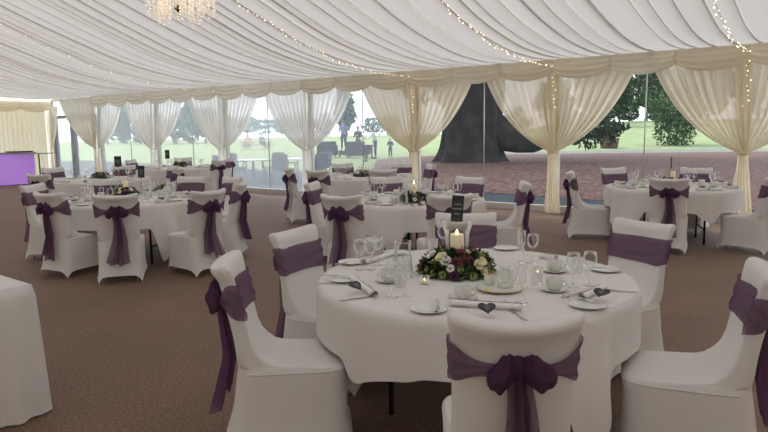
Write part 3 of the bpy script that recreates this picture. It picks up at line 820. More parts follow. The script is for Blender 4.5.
WICK = tube([(0, 0, 0), (.001, 0, .014)], .0012, 5).mesh('wick', M['wick'])
def arrangement(x, y, kind, lab, seed, palette, lit, cl, vl=None, n=26):
    rnd = random.Random(seed)
    t = empty('flower_arrangement', (x, y, TZ+.001), rnd.uniform(0, 6), lab, 'flowers', 'table flower arrangements')
    ob('foliage', FOL[kind], t)
    rx, h = ((.215, .125), (.17, .10))[kind]
    placed = []
    tries = 0
    while len(placed) < n and tries < 900:
        tries += 1
        a = rnd.uniform(0, 2*pi); e = rnd.uniform(.02, .98)*pi/2*.85
        p = Vector((rx*.95*cos(a)*cos(e), rx*.95*sin(a)*cos(e), .020+h*.92*sin(e)+rnd.uniform(-.008, .012)))
        if hypot(p.x, p.y) < .085 or any((p-q).length < (.040 if kind == 0 else .044) for q in placed): continue
        placed.append(p); nm = palette[len(placed) % len(palette)]
        f = ob({'daisy': 'daisy', 'lime': 'bud'}.get(nm, 'rose'), FL[nm], t, p)
        f.rotation_euler = (0, pi/2-e-.15, a); f.rotation_euler = (Matrix.Rotation(a, 3, 'Z') @ Matrix.Rotation(pi/2-e-.1, 3, 'Y')).to_euler()
        f.scale = (rnd.uniform(.85, 1.15),)*3
        if nm in ('wine', 'purple', 'white', 'cream', 'pink'): f['label'] = {'wine': 'burgundy', 'purple': 'dark purple', 'white': 'white', 'cream': 'cream', 'pink': 'pale pink'}[nm]+' rose'
    big = kind == 0
    c = ob('pillar_candle', CANDLE if big else SMALLC, None, (x, y, TZ), None, cl, 'candle', 'pillar candles')
    zt = .212 if big else .20
    ob('wick', WICK, c, (0, 0, zt))
    if lit: ob('flame', MW['flame_b'], c, (0, 0, zt+.010))
    if vl: ob('hurricane_vase', VASE, None, (x, y, TZ), None, vl, 'glass vase')
def sign(x, y, zb, ang, lab, tilt=0., h=.14, w=.075, seed=1):
    t = empty('table_sign', (x, y, TZ), ang, lab, 'sign', 'chalkboard table signs')
    t.rotation_euler = (0, tilt, ang)
    z0 = zb-TZ
    ob('stake', box(-.004, -.002, 0.005, .004, .004, z0+h*.6).mesh('stake', M['wood'], False), t)
    ob('board', box(-w/2, -.008, z0, w/2, -.002, z0+h, .002).mesh('board', M['board'], False), t)
    g = scribble(w*.75, [(.022, .75), (-.004, 1.0), (-.034, .6)], 0, seed, .0013)
    g.xf(T(0, -.009, z0+h*.52) @ RX(pi/2)); ob('chalk_writing', g.mesh('chalk_writing', M['chalk']), t)

# --- the front table, item by item as seen
def tp(px, py): p = at(px, py, Z=TZ); return (p.x, p.y, TZ)
def towards(p, q): return atan2(q[1]-p[1], q[0]-p[0])
A0 = tp(457, 273)
arrangement(A0[0], A0[1], 0, 'round arrangement of cream, burgundy and white flowers on the front table', 5, ['cream', 'lime', 'wine', 'daisy', 'lime', 'white', 'purple', 'daisy', 'lime', 'cream', 'wine'], True,
            'burning ivory pillar candle in the hurricane glass on the front table', 'flared hurricane glass around the burning candle on the front table', 52)
q = at(457, 222, Z=1.03)
dv = Vector((A0[0], A0[1], 0)); back = Vector((-.45, .89, 0)).normalized()
sgp = dv+back*.135+Vector((-.028, -.012, 0))
sign(sgp.x, sgp.y, 1.045, YAW+.12, 'chalkboard sign with white script behind the burning candle, front table', .07, .155, .072, 4)
gl = [  # kind, foot px, label
    ('wine', 360, 269.5, 'leftmost of three stemmed glasses at the front table, by left chair'),
    ('wine', 371, 269.5, 'middle of three stemmed glasses at left of the front table'),
    ('wine', 378, 265, 'rightmost of three stemmed glasses at left of the front table'),
    ('wine', 392, 297, 'stemmed glass in front of the water jug, nearer the napkin'),
    ('flute', 406, 296.5, 'tall stemmed glass in front of the water jug, nearer the tealight'),
    ('wine', 505, 303.5, 'stemmed glass behind the slate heart, in front of milk jug'),
    ('flute', 521.5, 303, 'tall stemmed glass behind the slate heart, right of milk jug'),
    ('flute', 521.5, 262.5, 'slim flute at the far side of the front table'),
    ('wine', 532.5, 263, 'wine glass beside the slim flute at far side, front table'),
    ('wine', 573, 287, 'left stemmed glass between the cups and the right slate heart'),
    ('wine', 589.5, 285.5, 'right stemmed glass between the cups and the right slate heart'),
    ('tumbler', 577, 273, 'straight tumbler behind two stemmed glasses, front table right'),
    ('tumbler', 433, 252, 'left tumbler behind the flower arrangement on the front table'),
    ('wine', 443, 252.5, 'stemmed glass behind the flower arrangement on the front table'),
    ('tumbler', 400, 287, 'tumbler beside the cup left of the front table tealight'),
    ('tumbler', 537, 284, 'empty tumbler left of the nearer cup pair, front table')]
for kd, px, py, lab in gl:
    ob({'wine': 'wine_glass', 'flute': 'champagne_flute', 'tumbler': 'tumbler'}[kd], MW[kd], None, tp(px, py), None, lab, 'glass', 'glasses on the front table')
jug_thing(tp(403, 276), 2.6, 'clear glass water jug at left of the front table')
for px, py, lab in ((463, 300, 'saucer under the cup nearest the front chair, front table'), (554, 291, 'saucer under the nearer cup of the right pair, front table'),
                    (554.5, 272, 'saucer under the farther cup of the right pair, front table'), (389, 282, 'saucer under the cup beside the water jug, front table')):
    ob('saucer', MW['saucer'], None, tp(px, py), None, lab, 'saucer', 'saucers on the front table')
for px, py, a, lab in ((463, 300, .5, 'white coffee cup before the flowers, nearest the front chair'), (554, 291, .4, 'white coffee cup, nearer one of the pair right of flowers'),
                       (554.5, 272, .5, 'white coffee cup, farther one of the pair right of flowers'), (389, 282, 3.6, 'white coffee cup beside the water jug on the front table')):
    x, y, z = tp(px, py); cup_thing((x, y, z+.0075), a, lab, 'cups on the front table')
plates = [(344, 281, 'side plate with knife at left edge of the front table'), (429, 311, 'side plate left of the near bow chair, front table'), (588, 307, 'side plate with knife before the right slate heart'),
          (606, 271, 'side plate at rear right of the front table'), (506, 249.5, 'side plate at the far edge of the front table, right of candle'), (352, 263.5, 'side plate before the left facing chair, front table'),
          (396, 254, 'side plate behind the water jug on the front table')]
for px, py, lab in plates: ob('side_plate', MW['plate'], None, tp(px, py), None, lab, 'plate', 'side plates on the front table')
def cut(kind, x0, y0, x1, y1, lab, lift=0.):
    a, b = tp(x0, y0), tp(x1, y1); th = towards(a, b)
    ob(kind, MW[kind], None, ((a[0]+b[0])/2, (a[1]+b[1])/2, TZ+lift), None, lab, kind, 'cutlery on the front table', th)
cut('knife', 322, 279, 356, 279.5, 'knife lying across the left side plate, front table', .0165)
cut('knife', 436, 317, 438, 303, 'knife on the side plate left of near bow chair', .0165)
cut('knife', 566, 300, 606, 307, 'knife lying across the side plate before the right heart', .0165)
cut('knife', 598, 290, 638, 293, 'knife near the right edge of front table beyond the heart')
cut('fork', 586, 291.5, 560, 299, 'fork left of the right side plate on the front table')
cut('knife', 343, 301, 377, 296, 'knife at the front left rim of the front table')
cut('fork', 382, 299, 364, 283, 'fork pointing at the leftmost slate heart, front table')
cut('fork', 524, 320, 512, 311, 'fork right of the rolled napkin behind the near chair')
cut('spoon', 474, 301, 455, 303.5, 'teaspoon beside the cup nearest the front chair')
cut('knife', 334, 268, 365, 263, 'knife on the side plate before the left facing chair', .0165)
cut('knife', 590, 271, 624, 272, 'knife on the side plate at rear right of front table', .0165)
cut('fork', 322, 284, 346, 284.5, 'fork beside the left side plate on the front table')
def nap(x0, y0, x1, y1, lab):
    a, b = tp(x0, y0), tp(x1, y1); th = towards(a, b); L = hypot(a[0]-b[0], a[1]-b[1])
    o = ob('napkin_roll', MW['napkin'], None, ((a[0]+b[0])/2, (a[1]+b[1])/2, TZ+.002), None, lab, 'napkin', 'rolled napkins on the front table', th); o.scale = (L/.24, 1.0, .85)
nap(450, 306, 521, 311, 'rolled white napkin with slate heart behind the near bow chair')
nap(352, 280, 374, 298, 'rolled white napkin with slate heart at left of the front table')
nap(582, 301, 604, 289, 'rolled white napkin with slate heart at right of the front table')
nap(540, 258, 556, 261, 'rolled white napkin behind the farther cup, front table')
nap(364, 265, 392, 256, 'rolled white napkin between three glasses and jug, front table')
def H3(px, py, dz, rz, tilt, lab): p = at(px, py, Z=TZ+dz); heart_thing((p.x, p.y, TZ+dz), rz, tilt, lab)
H3(487, 308.5, .041, YAW, .45, 'slate heart tag on the napkin directly behind the near bow chair')
H3(356, 286, .040, YAW+.9, .5, 'slate heart tag on the left napkin of the front table')
H3(601, 293, .040, YAW-.7, .4, 'slate heart tag on the right napkin of the front table')
tealight(tp(424.5, 284), 'lit tealight in a small glass left of the flowers, front table')
tealight(tp(537.5, 275.5), 'tealight in a small glass between flutes and cups, front table')
# coffee tray: gold rimmed plate, sugar pot, milk jug
pl = lathe([(0, .004), (.07, .002), (.09, .005), (.118, .014), (.1195, .0165), (.116, .0165), (.09, .009), (0, .007)], 40).mesh('serving_plate', M['china'])
c0 = tp(499, 290)
o = ob('serving_plate', pl, None, c0, None, 'gold rimmed plate carrying milk jug and sugar pot, front table', 'plate')
ob('rim', grid(48, 6, lambda u, v: ((.1185+.0018*cos(2*pi*v))*cos(2*pi*u), (.1185+.0018*cos(2*pi*v))*sin(2*pi*u), .0165+.0018*sin(2*pi*v)), True, True).mesh('rim', M['gold']), o)
mj = tp(505, 288.5)
o = ob('milk_jug', lathe([(0, .0), (.036, 0), (.040, .006), (.038, .05), (.030, .085), (.033, .098), (.031, .098), (.028, .085), (.035, .05), (.036, .01), (0, .008)], 28).mesh('milk_jug', M['china']), None, (mj[0], mj[1], TZ+.0075), None, 'white china milk jug on the gold rimmed plate', 'jug')
ob('handle', tube([(.032+.028*sin(pi*k/9), 0, .085-.06*k/9) for k in range(10)], .004, 6).mesh('handle', M['china']), o)
sp = tp(489.5, 286)
o = ob('sugar_pot', lathe([(0, 0), (.022, 0), (.026, .006), (.029, .055), (.027, .055), (.024, .01), (0, .008)], 24).mesh('sugar_pot', M['china']), None, (sp[0], sp[1], TZ+.0075), None, 'small white sugar pot on the gold rimmed plate', 'sugar pot')
ob('sugar_sachets', ball((0, 0, .048), .021, 10, 6, (1, 1, .6)).mesh('sugar_sachets', M['sugar']), o)
lm = tp(487, 293.5)
ob('wrapped_biscuit', box(-.016, -.011, 0, .016, .011, .012, .004).mesh('wrapped_biscuit', M['gold']), None, (lm[0], lm[1], TZ+.0095), None, 'gold wrapped biscuit at left rim of the gold rimmed plate', 'biscuit', None, .4)
# scattered table gems
rnd = random.Random(9); g = G()
for k in range(70):
    a, rr = rnd.uniform(0, 2*pi), .25+.55*sqrt(rnd.random()); s = rnd.uniform(.0025, .004)
    g.join(G().add([(s, 0, 0), (0, s, 0), (-s, 0, 0), (0, -s, 0), (0, 0, s*.8)], [(0, 1, 4), (1, 2, 4), (2, 3, 4), (3, 0, 4), (3, 2, 1, 0)]), T(TABLES['front']['c'][0]+rr*cos(a), TABLES['front']['c'][1]+rr*sin(a), TZ+.0005))
o = ob('table_confetti', g.mesh('table_confetti', M['slate'], False), None, None, 'stuff', 'tiny dark confetti gems scattered on the front tablecloth', 'confetti')

# --- the other tables: a place setting before every seat
DIRS = ['right', 'far right', 'far', 'far left', 'left', 'near left', 'near', 'near right']
def setting(tab, full):
    t = TABLES[tab]; cx, cy = t['c']; rnd = random.Random(t['seed']*7); tx = t['txt']
    for k in range(8):
        a = YAW+pi/4*k+.12   # k=0 is to the right as seen
        w = DIRS[k]
        def P(r, off):
            return (cx+r*cos(a)-off*sin(a), cy+r*sin(a)+off*cos(a), TZ)
        j = rnd.uniform(-.02, .02)
        ob('side_plate', MW['plate'], None, P(.72, .17+j), None, 'white side plate at the %s place, %s' % (w, tx), 'plate', 'side plates, '+tx)
        o = ob('napkin_roll', MW['napkin'], None, (*P(.72, -.02)[:2], TZ+.002), None, 'rolled white napkin at the %s place, %s' % (w, tx), 'napkin', 'napkins, '+tx, a+rnd.uniform(-.5, .5)); o.scale = (.85, 1.1, 1.1)
        ob('wine_glass', MW['wine'], None, P(.52, -.08+j), None, 'rounded wine glass at the %s place, %s' % (w, tx), 'glass', 'wine glasses, '+tx)
        ob('champagne_flute', MW['flute'], None, P(.54, -.17+j), None, 'slim flute at the %s place, %s' % (w, tx), 'glass', 'flutes, '+tx)
        if full:
            ob('saucer', MW['saucer'], None, P(.50, .11+j), None, 'white saucer at the %s place, %s' % (w, tx), 'saucer', 'saucers, '+tx)
            x, y, z = P(.50, .11+j); cup_thing((x, y, z+.0075), rnd.uniform(0, 6), 'white coffee cup at the %s place, %s' % (w, tx), 'cups, '+tx)
            ob('knife', MW['knife'], None, P(.72, -.12), None, 'knife at the %s place, %s' % (w, tx), 'knife', 'knives, '+tx, a+pi)
            ob('fork', MW['fork'], None, P(.72, .06), None, 'fork at the %s place, %s' % (w, tx), 'fork', 'forks, '+tx, a+pi)
            hp = P(.72, -.02); heart_thing((hp[0], hp[1], TZ+.047), a+pi/2, .25, 'slate heart at the %s place, %s' % (w, tx), 'slate hearts, '+tx)
for tab in TABLES:
    if tab != 'front': setting(tab, tab in ('second', 'right', 'left'))
def tq(px, py): p = at(px, py, Z=TZ); return p.x, p.y
x, y = tq(414, 202); arrangement(x, y, 1, 'low dark foliage and cream flowers on the second table', 11, ['cream', 'purple', 'wine', 'lime', 'purple', 'daisy'], True, 'lit ivory pillar candle among flowers on the second table', n=20)
jx, jy = tq(403, 205); jug_thing((jx, jy, TZ), 2.5, 'clear glass water jug on the second table')
x, y = TABLES['right']['c']; arrangement(x, y, 1, 'low greenery around a candle on the shrub window table', 12, ['wine', 'cream', 'purple', 'lime'], False, 'unlit ivory pillar candle on the shrub window table', n=14)
sign(x-.03, y-.02, 1.02, YAW+1.35, 'dark chalkboard sign seen nearly edge on, shrub window table', 0, .15, .075, 6)
x, y = tq(126, 196); arrangement(x, y, 1, 'round flowers with white and purple blooms on the left table', 13, ['white', 'purple', 'cream', 'lime', 'wine'], False, 'ivory pillar candle standing in the left table flowers', n=20)
sign(x+.02, y+.22, 1.0, YAW+.15, 'black chalkboard sign on the left table behind the candle', .05, .16, .085, 7)
jx, jy = tq(147, 199); jug_thing((jx, jy, TZ), 2.5, 'clear glass water jug on the left table')
x, y = tq(101, 178.5); arrangement(x, y, 1, 'dark low flowers on the table near the purple bar', 14, ['purple', 'wine', 'cream'], False, 'ivory pillar candle on the table near the purple bar', n=14)
sx, sy = tq(119, 178); sign(sx, sy, .98, YAW+.1, 'black chalkboard sign upright on the table near the bar', 0, .20, .13, 8)
x, y = tq(180, 167); arrangement(x, y, 1, 'low flowers on the table by the patio window', 15, ['pink', 'purple', 'cream'], False, 'ivory pillar candle on the table by the patio window', n=14)
sx, sy = tq(168, 167); sign(sx, sy, .97, YAW+.3, 'black chalkboard sign on the table by the patio window', 0, .22, .11, 9)
x, y = tq(363, 176.5); arrangement(x, y, 1, 'pink and dark flowers on the table below the garden sofas', 16, ['pink', 'purple', 'pink', 'wine', 'white'], False, 'ivory pillar candle on the table below the garden sofas', n=18)

# ------------------------------------------------------------------ the clothed table at the left edge
def long_cloth():
    c = Vector((-3.70, 1.655)); dx = Vector((-.999, .035)); dy = Vector((.05, -.999))   # back edge and right edge directions
    Lx, Ly, hz = 1.83, .76, .76
    e = empty('trestle_table', (c.x+dx.x*Lx/2+dy.x*Ly/2, c.y+dx.y*Lx/2+dy.y*Ly/2, 0), atan2(dx.y, dx.x), 'trestle table hidden under the white cloth at the left edge', 'table')
    ob('tabletop', box(-Lx/2+.01, -Ly/2+.01, .72, Lx/2-.01, Ly/2-.01, hz-.008, .004).mesh('tabletop', M['ply'], False), e)
    for sx in (-1, 1):
        for sy in (-1, 1): ob('leg', tube([(sx*.7, sy*.28, 0), (sx*.7, sy*.28, .72)], .016).mesh('leg', M['dkmetal']), e)
    # perimeter loop
    per = []
    n1, n2, rc = 60, 30, .02
    for k in range(n1): per.append((-Lx/2+Lx*k/n1, -Ly/2, 0, -1))
    for k in range(n2): per.append((Lx/2, -Ly/2+Ly*k/n2, 1, 0))
    for k in range(n1): per.append((Lx/2-Lx*k/n1, Ly/2, 0, 1))
    for k in range(n2): per.append((-Lx/2, Ly/2-Ly*k/n2, -1, 0))
    N = len(per); rings = [[(x*.02, y*.02, hz) for x, y, _, _ in per], [(x*.97, y*.96, hz) for x, y, _, _ in per], [(x, y, hz-.002) for x, y, _, _ in per]]
    for j in range(1, 13):
        t = j/12; ring = []
        for i, (x, y, nx, ny) in enumerate(per):
            f = (.004+.020*t)*(1+sin(i*.55)+.6*sin(i*1.3+1))
            cd_ = min(abs(abs(x)-Lx/2)+abs(abs(y)-Ly/2), .25)/.25
            fl = .012*t*(1-cd_)**1.5
            ring.append((x+nx*(.008+f)+math.copysign(fl, x), y+ny*(.008+f)+math.copysign(fl*.6, y), hz-.006-(hz-.016)*t))
        rings.append(ring)
    g = loft(rings); g.f.append(tuple(range(N-1, -1, -1))); g.m.append(0)
    ob('tablecloth', g.mesh('tablecloth', M['tcloth']), None, e.location, None, 'white cloth falling to the floor over the table at the left edge', 'tablecloth', 'white tablecloths', atan2(dx.y, dx.x))
long_cloth()

# ------------------------------------------------------------------ bar front and stand
b1 = at(34, 181, Z=0)
BX = -22.0
p = at(34, 152, X=BX); yb = p.y; zt = p.z
e = empty('bar_counter', (BX-.35, yb-1.5, 0), 0, 'bar counter with glowing purple front below the end wall', 'bar counter')
ob('front_panel', box(.30, -1.5, 0.02, .35, 1.5, zt-.05, .008).mesh('front_panel', M['purple'], False), e)
ob('body', box(-.3, -1.48, 0, .29, 1.48, zt-.06, .01).mesh('body', M['grey'], False), e)
ob('worktop', box(-.34, -1.55, zt-.05, .40, 1.55, zt, .012).mesh('worktop', M['grey'], False), e)
ob('laptop_stand', box(.0, .75, zt, .3, 1.5, zt+.04, .01).mesh('laptop_stand', M['dkmetal'], False), e)
st = at(41, 183, X=BX+.3)
e = empty('keyboard_stand', (BX+.3, st.y, 0), 0, 'thin dark stand with a flat shelf beside the purple bar', 'stand')
ztop = at(41, 153, X=BX+.3).z
ob('shelf', box(-.18, -.55, ztop-.025, .18, .55, ztop, .006).mesh('shelf', M['grey'], False), e)
ob('pole', tube([(0, 0, .02), (0, 0, ztop-.02)], .022).mesh('pole', M['dkmetal']), e)
ob('base', lathe([(0, 0), (.22, 0), (.22, .015), (.03, .03), (0, .03)], 24).mesh('base', M['dkmetal']), e)

# ------------------------------------------------------------------ garden
def lz(x, y): return -.03+2.7*smooth((y-52)/58)*smooth((x+58)/24)
g = grid(60, 60, lambda u, v: (-160+250*u, W+.1+240*v, lz(-160+250*u, W+.1+240*v)))
g.add([(-160, -40, -.03), (XL-.1, -40, -.03), (XL-.1, W+.1, -.03), (-160, W+.1, -.03)], [(0, 1, 2, 3)])
ob('lawn', g.mesh('lawn', M['lawn'], False), kind='structure')
ob('paving', G().add([(-40, W+.1, -.02), (12, W+.1, -.02), (12, 13.6, -.02), (-11.5, 15.0, -.02), (-13, 18.5, -.02), (-40, 22, -.02)], [(0, 1, 2, 3, 4, 5)]).mesh('paving', M['paving'], False), kind='structure')
def bark():
    edge = [(372, 172), (376, 160), (400, 157), (450, 155), (520, 154), (600, 153), (700, 152), (800, 151), (1000, 150)]
    far = [at(px, py, Z=0) for px, py in edge]
    near = [Vector((-12.2, 16.2, 0)), Vector((-11, 15.0, 0)), Vector((-8, 14.8, 0)), Vector((-5, 14.3, 0)), Vector((-1, 13.8, 0)), Vector((3, 13.6, 0)), Vector((7, 13.6, 0)), Vector((12, 13.6, 0)), Vector((18, 13.6, 0))]
    n = len(far)-1
    def fn(u, v):
        s = u*n; i = min(int(s), n-1); t = s-i
        a = near[i].lerp(near[i+1], t); b = far[i].lerp(far[i+1], t); q = a.lerp(b, v**1.6)
        return (q.x, q.y, -.01+.10*sin(pi*v)*(1 if 0 < u < 1 else .3)+.02*sin(q.x*3)*sin(q.y*2.2)*sin(pi*v))
    return grid(96, 70, fn).mesh('bark_mulch', M['bark'])
o = ob('bark_mulch', bark(), None, None, 'stuff', 'reddish bark mulch bed covering the ground outside the right windows', 'bark mulch')

def leaves(n, rx, ry, rz, l, seed, shape='ball'):
    rnd = random.Random(seed); g = G()
    for k in range(n):
        while True:
            x, y, z = rnd.uniform(-1, 1), rnd.uniform(-1, 1), rnd.uniform(-1, 1); d = x*x+y*y+z*z
            if d < 1 and rnd.random() < .25+.75*d: break
        if shape == 'cone':
            kk = (1-(z+1)/2)*1.15+.05; x *= kk; y *= kk
        f = 1+.22*sin(5*x+seed)*sin(4*y+2*seed)+.15*sin(7*z+seed)
        m = T(x*rx*f, y*ry*f, z*rz*f) @ Matrix.Rotation(rnd.uniform(0, 6.28), 4, Vector((rnd.uniform(-1, 1), rnd.uniform(-1, 1), rnd.uniform(-1, 1))).normalized())
        s = l*rnd.uniform(.6, 1.3)
        g.join(G().add([(-s, 0, 0), (0, -s*.5, .1*s), (s, 0, 0), (0, s*.5, .1*s)], [(0, 1, 2, 3)]), m)
    return g
def tree(px, py, hpx, wpx, mat, label, seed, n=1500, tmat='twig', shape='ball', trunk=.25, leafsz=.05, base=None):
    p = base or at(px, py, Z=0); dist = (p-Vector((0, 0, H_))).dot(fw); s = dist/F_
    hh, ww = hpx*s, wpx*s
    t = empty('tree', (p.x, p.y, p.z-.02), seed, label, 'tree', 'garden trees')
    ob('trunk', tube([(0, 0, 0), (.01*hh, 0, hh*.3), (-.01*hh, .01*hh, hh*.75)], [hh*.035, hh*.025, hh*.01], 10).mesh('trunk', M[tmat]), t)
    g = leaves(n, ww/2, ww/2, hh*(1-trunk)/2, leafsz*hh, seed, shape).xf(T(0, 0, hh*(1+trunk)/2))
    ob('crown', g.mesh('crown', M[mat], False), t)
    return t
tree(676, 146, 72, 46, 'folmd', 'dense holly tree with shiny leaves in the shrub window', 1, 5600, trunk=.0, leafsz=.026)
def hill(px, Y): q = at(px, 140, Y=Y); return Vector((q.x, Y, lz(q.x, Y)-.1))
for i_, (px_, Y_, h_, w_, m_, lab_) in enumerate((
    (619, 88, 62, 22, 'foldk', 'slender dark tree left of the holly in the shrub window'), (645, 104, 62, 40, 'folmd', 'mid green tree across the lawn behind the holly'),
    (594, 100, 66, 40, 'foldk', 'dark tree across the lawn, behind the shrub window curtain'), (706, 100, 66, 44, 'foldk', 'dark tree behind the right curtain of the shrub window'),
    (757, 104, 58, 46, 'folmd', 'mid green tree at the right edge beyond the lawn'), (553, 106, 44, 34, 'folmd', 'mid green tree behind the curtain right of the big trunk'),
    (604, 120, 24, 20, 'folmd', 'low shrub across the lawn, behind the planter'), (628, 120, 22, 22, 'folmd', 'low shrub across the lawn, between planter and holly'),
    (658, 122, 24, 26, 'folmd', 'low shrub across the lawn, behind the holly'), (690, 120, 24, 24, 'folmd', 'low shrub across the lawn, right of the holly'), (515, 110, 26, 30, 'folmd', 'pale shrub glimpsed under the bough of the big trunk'))):
    tree(px_, 0, h_, w_, m_, lab_, 60+i_, 2600 if h_ > 40 else 1400, trunk=.15 if h_ > 40 else 0., leafsz=.045 if h_ > 40 else .07, base=hill(px_, Y_))
# far tree line, bluish with distance
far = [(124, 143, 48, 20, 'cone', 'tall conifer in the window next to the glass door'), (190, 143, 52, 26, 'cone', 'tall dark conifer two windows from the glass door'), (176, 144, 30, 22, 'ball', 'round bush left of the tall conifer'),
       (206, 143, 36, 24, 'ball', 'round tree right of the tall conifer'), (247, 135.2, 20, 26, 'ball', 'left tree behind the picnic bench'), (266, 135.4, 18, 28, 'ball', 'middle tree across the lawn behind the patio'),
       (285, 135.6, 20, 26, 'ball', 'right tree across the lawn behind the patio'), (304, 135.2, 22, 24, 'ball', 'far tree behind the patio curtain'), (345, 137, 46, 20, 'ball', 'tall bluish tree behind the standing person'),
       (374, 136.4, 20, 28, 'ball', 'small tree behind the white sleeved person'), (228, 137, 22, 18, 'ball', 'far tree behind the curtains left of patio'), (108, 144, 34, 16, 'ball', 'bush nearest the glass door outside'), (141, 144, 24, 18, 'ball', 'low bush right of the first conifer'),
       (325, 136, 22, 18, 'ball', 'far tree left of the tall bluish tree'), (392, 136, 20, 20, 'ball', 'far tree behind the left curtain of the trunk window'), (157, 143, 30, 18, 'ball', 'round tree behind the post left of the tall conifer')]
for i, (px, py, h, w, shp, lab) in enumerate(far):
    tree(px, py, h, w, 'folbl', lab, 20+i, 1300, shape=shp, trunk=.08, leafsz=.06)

# the giant trunk
def giant():
    b = at(470, 163, Z=0); t = empty('giant_tree', (b.x, b.y, -.05), YAW, 'huge dark old tree trunk filling the window behind the second table', 'tree')
    def f(u, v):
        a = 2*pi*u; z = v*7.5
        r = 1.15+.45*math.exp(-z/.45)*(1+.35*sin(a*5+.6))+.10*sin(a*7+z*.7)+.05*sin(a*13+z)
        return (r*cos(a)+.05*z, r*sin(a)*.9, z)
    t.scale = (1.12,)*3
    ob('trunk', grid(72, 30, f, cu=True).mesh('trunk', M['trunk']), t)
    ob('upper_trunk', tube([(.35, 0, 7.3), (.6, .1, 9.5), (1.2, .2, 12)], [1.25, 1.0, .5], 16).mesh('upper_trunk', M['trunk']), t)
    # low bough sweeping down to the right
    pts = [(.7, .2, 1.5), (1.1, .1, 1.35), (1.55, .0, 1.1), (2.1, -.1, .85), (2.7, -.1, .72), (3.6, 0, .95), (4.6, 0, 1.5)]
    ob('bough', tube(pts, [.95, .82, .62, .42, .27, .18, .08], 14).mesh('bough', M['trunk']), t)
    pts = [(.6, 0, 3.4), (1.6, .3, 4.4), (3.0, .5, 5.0), (5.0, .6, 5.1)]
    ob('bough', tube(pts, [.6, .45, .32, .15], 12).mesh('bough', M['trunk']), t)
    pts = [(-.6, 0, 2.6), (-1.6, .3, 3.8), (-3.0, .5, 4.6)]
    ob('bough', tube(pts, [.6, .45, .2], 12).mesh('bough', M['trunk']), t)
    g = leaves(3600, 7.5, 4.5, 1.5, .24, 50).xf(T(1.5, .5, 6.3)); g.join(leaves(5200, 14, 12, 3.2, .55, 53), T(4, 1, 12)); g.join(leaves(900, 2.6, 1.8, 1.2, .2, 51), T(-1.0, .9, 3.9));  # high part of the crown, out of view, is added to shade the right side
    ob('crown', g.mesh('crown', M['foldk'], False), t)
    g = leaves(1100, 1.6, 1.2, .7, .15, 52).xf(T(5.0, 0, 1.5)); ob('low_foliage', g.mesh('low_foliage', M['foldk'], False), t)
giant()
# pale path between bark and lawn
pp = [at(px, py, Z=0) for px, py in ((505, 154.2), (505, 151.5), (760, 147.5), (1000, 145), (1000, 149.5), (760, 151.5))]
ob('path', G().add([(v.x, v.y, -.012) for v in pp], [tuple(range(len(pp)))[::-1]]).mesh('path', pbr('gravel_path', (.16, .17, .13), .9, noise=(2, .3)), False), kind='structure')
# planter with a leafy plant
pb = at(609, 148, Z=0)
e = empty('garden_planter', (pb.x, pb.y, -.02), .3, 'brown planter with dark leafy plant on the lawn, left of holly', 'planter')
k = (pb-Vector((0, 0, H_))).dot(fw)/F_
ob('pot', lathe([(0, 0), (8*k, 0), (9.5*k, 9*k), (10*k, 10*k), (8.5*k, 10*k), (0, 9*k)], 20).mesh('pot', M['pot']), e)
ob('plant', leaves(700, 13*k, 13*k, 8*k, 1.6*k, 71).xf(T(0, 0, 17*k)).mesh('plant', M['foldk'], False), e)

# patio furniture
def patio_chair_parts():
    seat = box(-.25, -.24, .38, .25, .26, .45, .03)
    back = grid(14, 10, lambda u, v: ((u-.5)*.52, -.25-.10*v+.05*((u-.5)*2)**2, .42+.48*v))
    back.join(grid(14, 10, lambda u, v: ((.5-u)*.52, -.28-.10*v+.05*((u-.5)*2)**2, .42+.48*v)))
    back.join(tube([(-.26, -.22, .42), (-.26, -.31, .90), (0, -.37, .905), (.26, -.31, .90), (.26, -.22, .42)], .02, 8))
    arms = [tube([(s*.27, -.26, .64), (s*.29, 0, .65), (s*.28, .22, .63), (s*.26, .25, .40)], .022, 8) for s in (-1, 1)]
    legs = [tube([(sx*.23, sy*.22, 0), (sx*.23, sy*.22, .39)], .02, 8) for sx in (-1, 1) for sy in (-1, 1)]
    return seat.mesh('seat', M['rattan'], False), back.mesh('backrest', M['rattan']), [a.mesh('armrest', M['rattan']) for a in arms], [l.mesh('leg', M['rattan']) for l in legs]
PC = patio_chair_parts()
def patio_chair(x, y, rz, lab):
    t = empty('patio_chair', (x, y, -.02), rz, lab, 'chair', 'rattan patio chairs outside')
    ob('seat', PC[0], t); ob('backrest', PC[1], t)
    for a in PC[2]: ob('armrest', a, t)
    for l in PC[3]: ob('leg', l, t)
ptop = lathe([(0, .70), (.55, .70), (.56, .71), (.56, .725), (.55, .73), (0, .73)], 40).mesh('tabletop', M['ptop'])
pleg = [tube([(.42*cos(a), .42*sin(a), 0), (.30*cos(a), .30*sin(a), .70)], .02).mesh('leg', M['rattan']) for a in (pi/4, 3*pi/4, 5*pi/4, 7*pi/4)]
for nm, (px, py), chairs in (('left', (254, 181.5), ((-110, 'grey rattan patio chair, back to window, left patio table'), (95, 'grey rattan patio chair on lawn side of left patio table'), (175, 'grey rattan patio chair at far left of left patio table'))),
                             ('right', (298, 180.0), ((-72, 'grey rattan patio chair, back to window, right patio table'), (-8, 'grey rattan patio chair nearest the curtain, right patio table'), (80, 'grey rattan patio chair on lawn side of right patio table')))):
    c = at(px, py, Z=-.02)
    t = empty('patio_table', (c.x, c.y, -.02), 0, 'pale round patio table outside, %s one of the two' % nm, 'table', 'patio tables outside')
    ob('tabletop', ptop, t)
    for l in pleg: ob('leg', l, t)
    for deg, lab in chairs:
        a = radians(deg); patio_chair(c.x+.98*cos(a), c.y+.98*sin(a), a+pi/2, lab)

